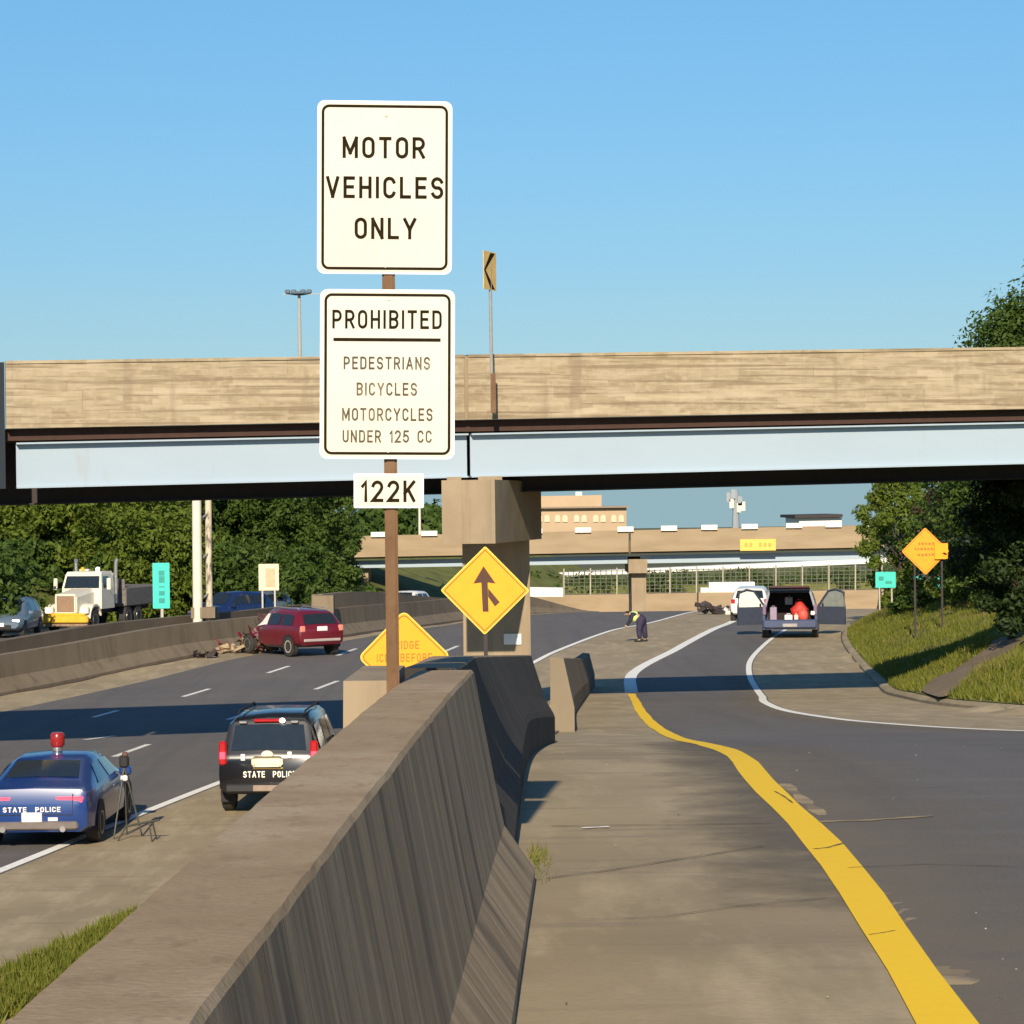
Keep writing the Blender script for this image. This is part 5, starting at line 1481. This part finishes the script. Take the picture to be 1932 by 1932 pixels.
for a,b in (((-.33,.2,.23),(-.45,.0,0)),((.08,.03,.31),(.16,-.2,0)),((.14,.0,.33),(.19,.15,0))):
    MB().tube(a,b,.014,.014,6).build('leg',MATS['tripod_dark'],st)

# ------------------------------------------------------------------ person bending on the gore
def skin_mesh(name,chains,mat,parent,sub=1):
    """chains: list of (points, radii, parent index or None for first)"""
    verts,edges,rad=[],[],[]
    for pts,rds,link in chains:
        prev=link
        for p_,r_ in zip(pts,rds):
            verts.append(p_); rad.append(r_)
            i=len(verts)-1
            if prev is not None: edges.append((prev,i))
            prev=i
    me=bpy.data.meshes.new(name); me.from_pydata(verts,edges,[]); me.update()
    o=bpy.data.objects.new(name,me); COL.objects.link(o)
    md=o.modifiers.new('skin','SKIN')
    if not me.skin_vertices: 
        me.attributes
    for i,sv in enumerate(me.skin_vertices[0].data):
        sv.radius=(rad[i],rad[i]); sv.use_root=(i==0)
    if sub:
        s_=o.modifiers.new('sub','SUBSURF'); s_.levels=sub; s_.render_levels=sub
    dg=bpy.context.evaluated_depsgraph_get()
    nm=bpy.data.meshes.new_from_object(o.evaluated_get(dg))
    bpy.data.objects.remove(o)
    nm.name=name; nm.materials.clear(); nm.materials.append(mat)
    nm.polygons.foreach_set('material_index',[0]*len(nm.polygons))
    nm.shade_smooth()
    ob=bpy.data.objects.new(name,nm); COL.objects.link(ob)
    if parent: ob.parent=parent
    return ob
q=hit(1206,1211)
pr=thing('person','person in dark jacket, yellow green vest and navy trousers bending over on the gore','person',q)
hip=(.12,0,.90); ch_=(-.22,0,1.04); nk=(-.33,0,1.07)
hd_=(-.44,0,1.07)
legs=lambda s,dx:[(.12+dx*.2,s*.10,.86),(.08+dx,s*.11,.47),(.13+dx,s*.12,.09)]
def arm(s): return [(-.25,s*.19,1.03),(-.33,s*.22,.80),(-.47,s*.15,.62)]
chains=[([hip,(.0,0,.97),ch_,nk,hd_,(-.52,0,1.06)],[.13,.125,.14,.06,.088,.07],None)]
for s,dx in ((-1,-.10),(1,.12)):
    L=legs(s,dx); chains.append((L+[(L[2][0]-.14,s*.13,.035)],[.095,.062,.042,.04],0))
for s in (-1,1):
    A=arm(s); chains.append((A+[(A[2][0]-.06,A[2][1],A[2][2]-.06)],[.06,.045,.03,.035],2))
body=skin_mesh('body',chains,m_skin,pr)
for s in (-1,1):
    A=arm(s); w_=Vector((A[2][0]-.06,A[2][1],A[2][2]-.06))
    mb=MB()
    for k_ in range(5):
        f=(k_-2)*.018
        e1=w_+Vector((-.035,f,-.03)); e2=e1+Vector((-.012 if k_ else .01,f*.4,-.035+.004*abs(k_-2)))
        mb.path([w_+Vector((0,f*.8,0)),e1,e2],[.011,.010,.007],6)
    mb.build('hand',m_skin,pr,smooth=60)
m_navy=plain('navy_cloth',(.03,.025,.06),.8,var=.25); m_jack=plain('dark_jacket_cloth',(.02,.022,.035),.8,var=.2); m_hi=plain('hi_vis_cloth',(.70,.82,.30),.6,var=.06)
tr_ch=[([(.0,0,.955),hip],[.16,.175],None)]
for s,dx in ((-1,-.10),(1,.12)): tr_ch.append((legs(s,dx),[.155,.125,.105],1))
skin_mesh('trousers',tr_ch,m_navy,pr)
jk=[([(.04,0,.95),(-.08,0,.99),ch_,(-.30,0,1.06)],[.15,.15,.165,.09],None)]
for s in (-1,1): jk.append((arm(s),[.085,.065,.052],2))
skin_mesh('jacket',jk,m_jack,pr)
skin_mesh('vest',[([(.0,0,.95),(-.12,0,.96),(-.24,0,.95),(-.31,0,.93)],[.18,.23,.245,.21],None)],m_hi,pr)
hr=MB().ell((-.42,0,1.10),(.10,.085,.075)); hr.build('hair',plain('dark_hair',(.02,.015,.012),.8),pr,smooth=60)
for s,dx in ((-1,-.10),(1,.12)):
    MB().bbox((.05+dx,s*.12,.045),(.29,.10,.09),.03).build('shoe',m_black,pr)
MB().bbox((-.535,0,1.03),(.03,.03,.04),.008).build('nose',m_skin,pr)
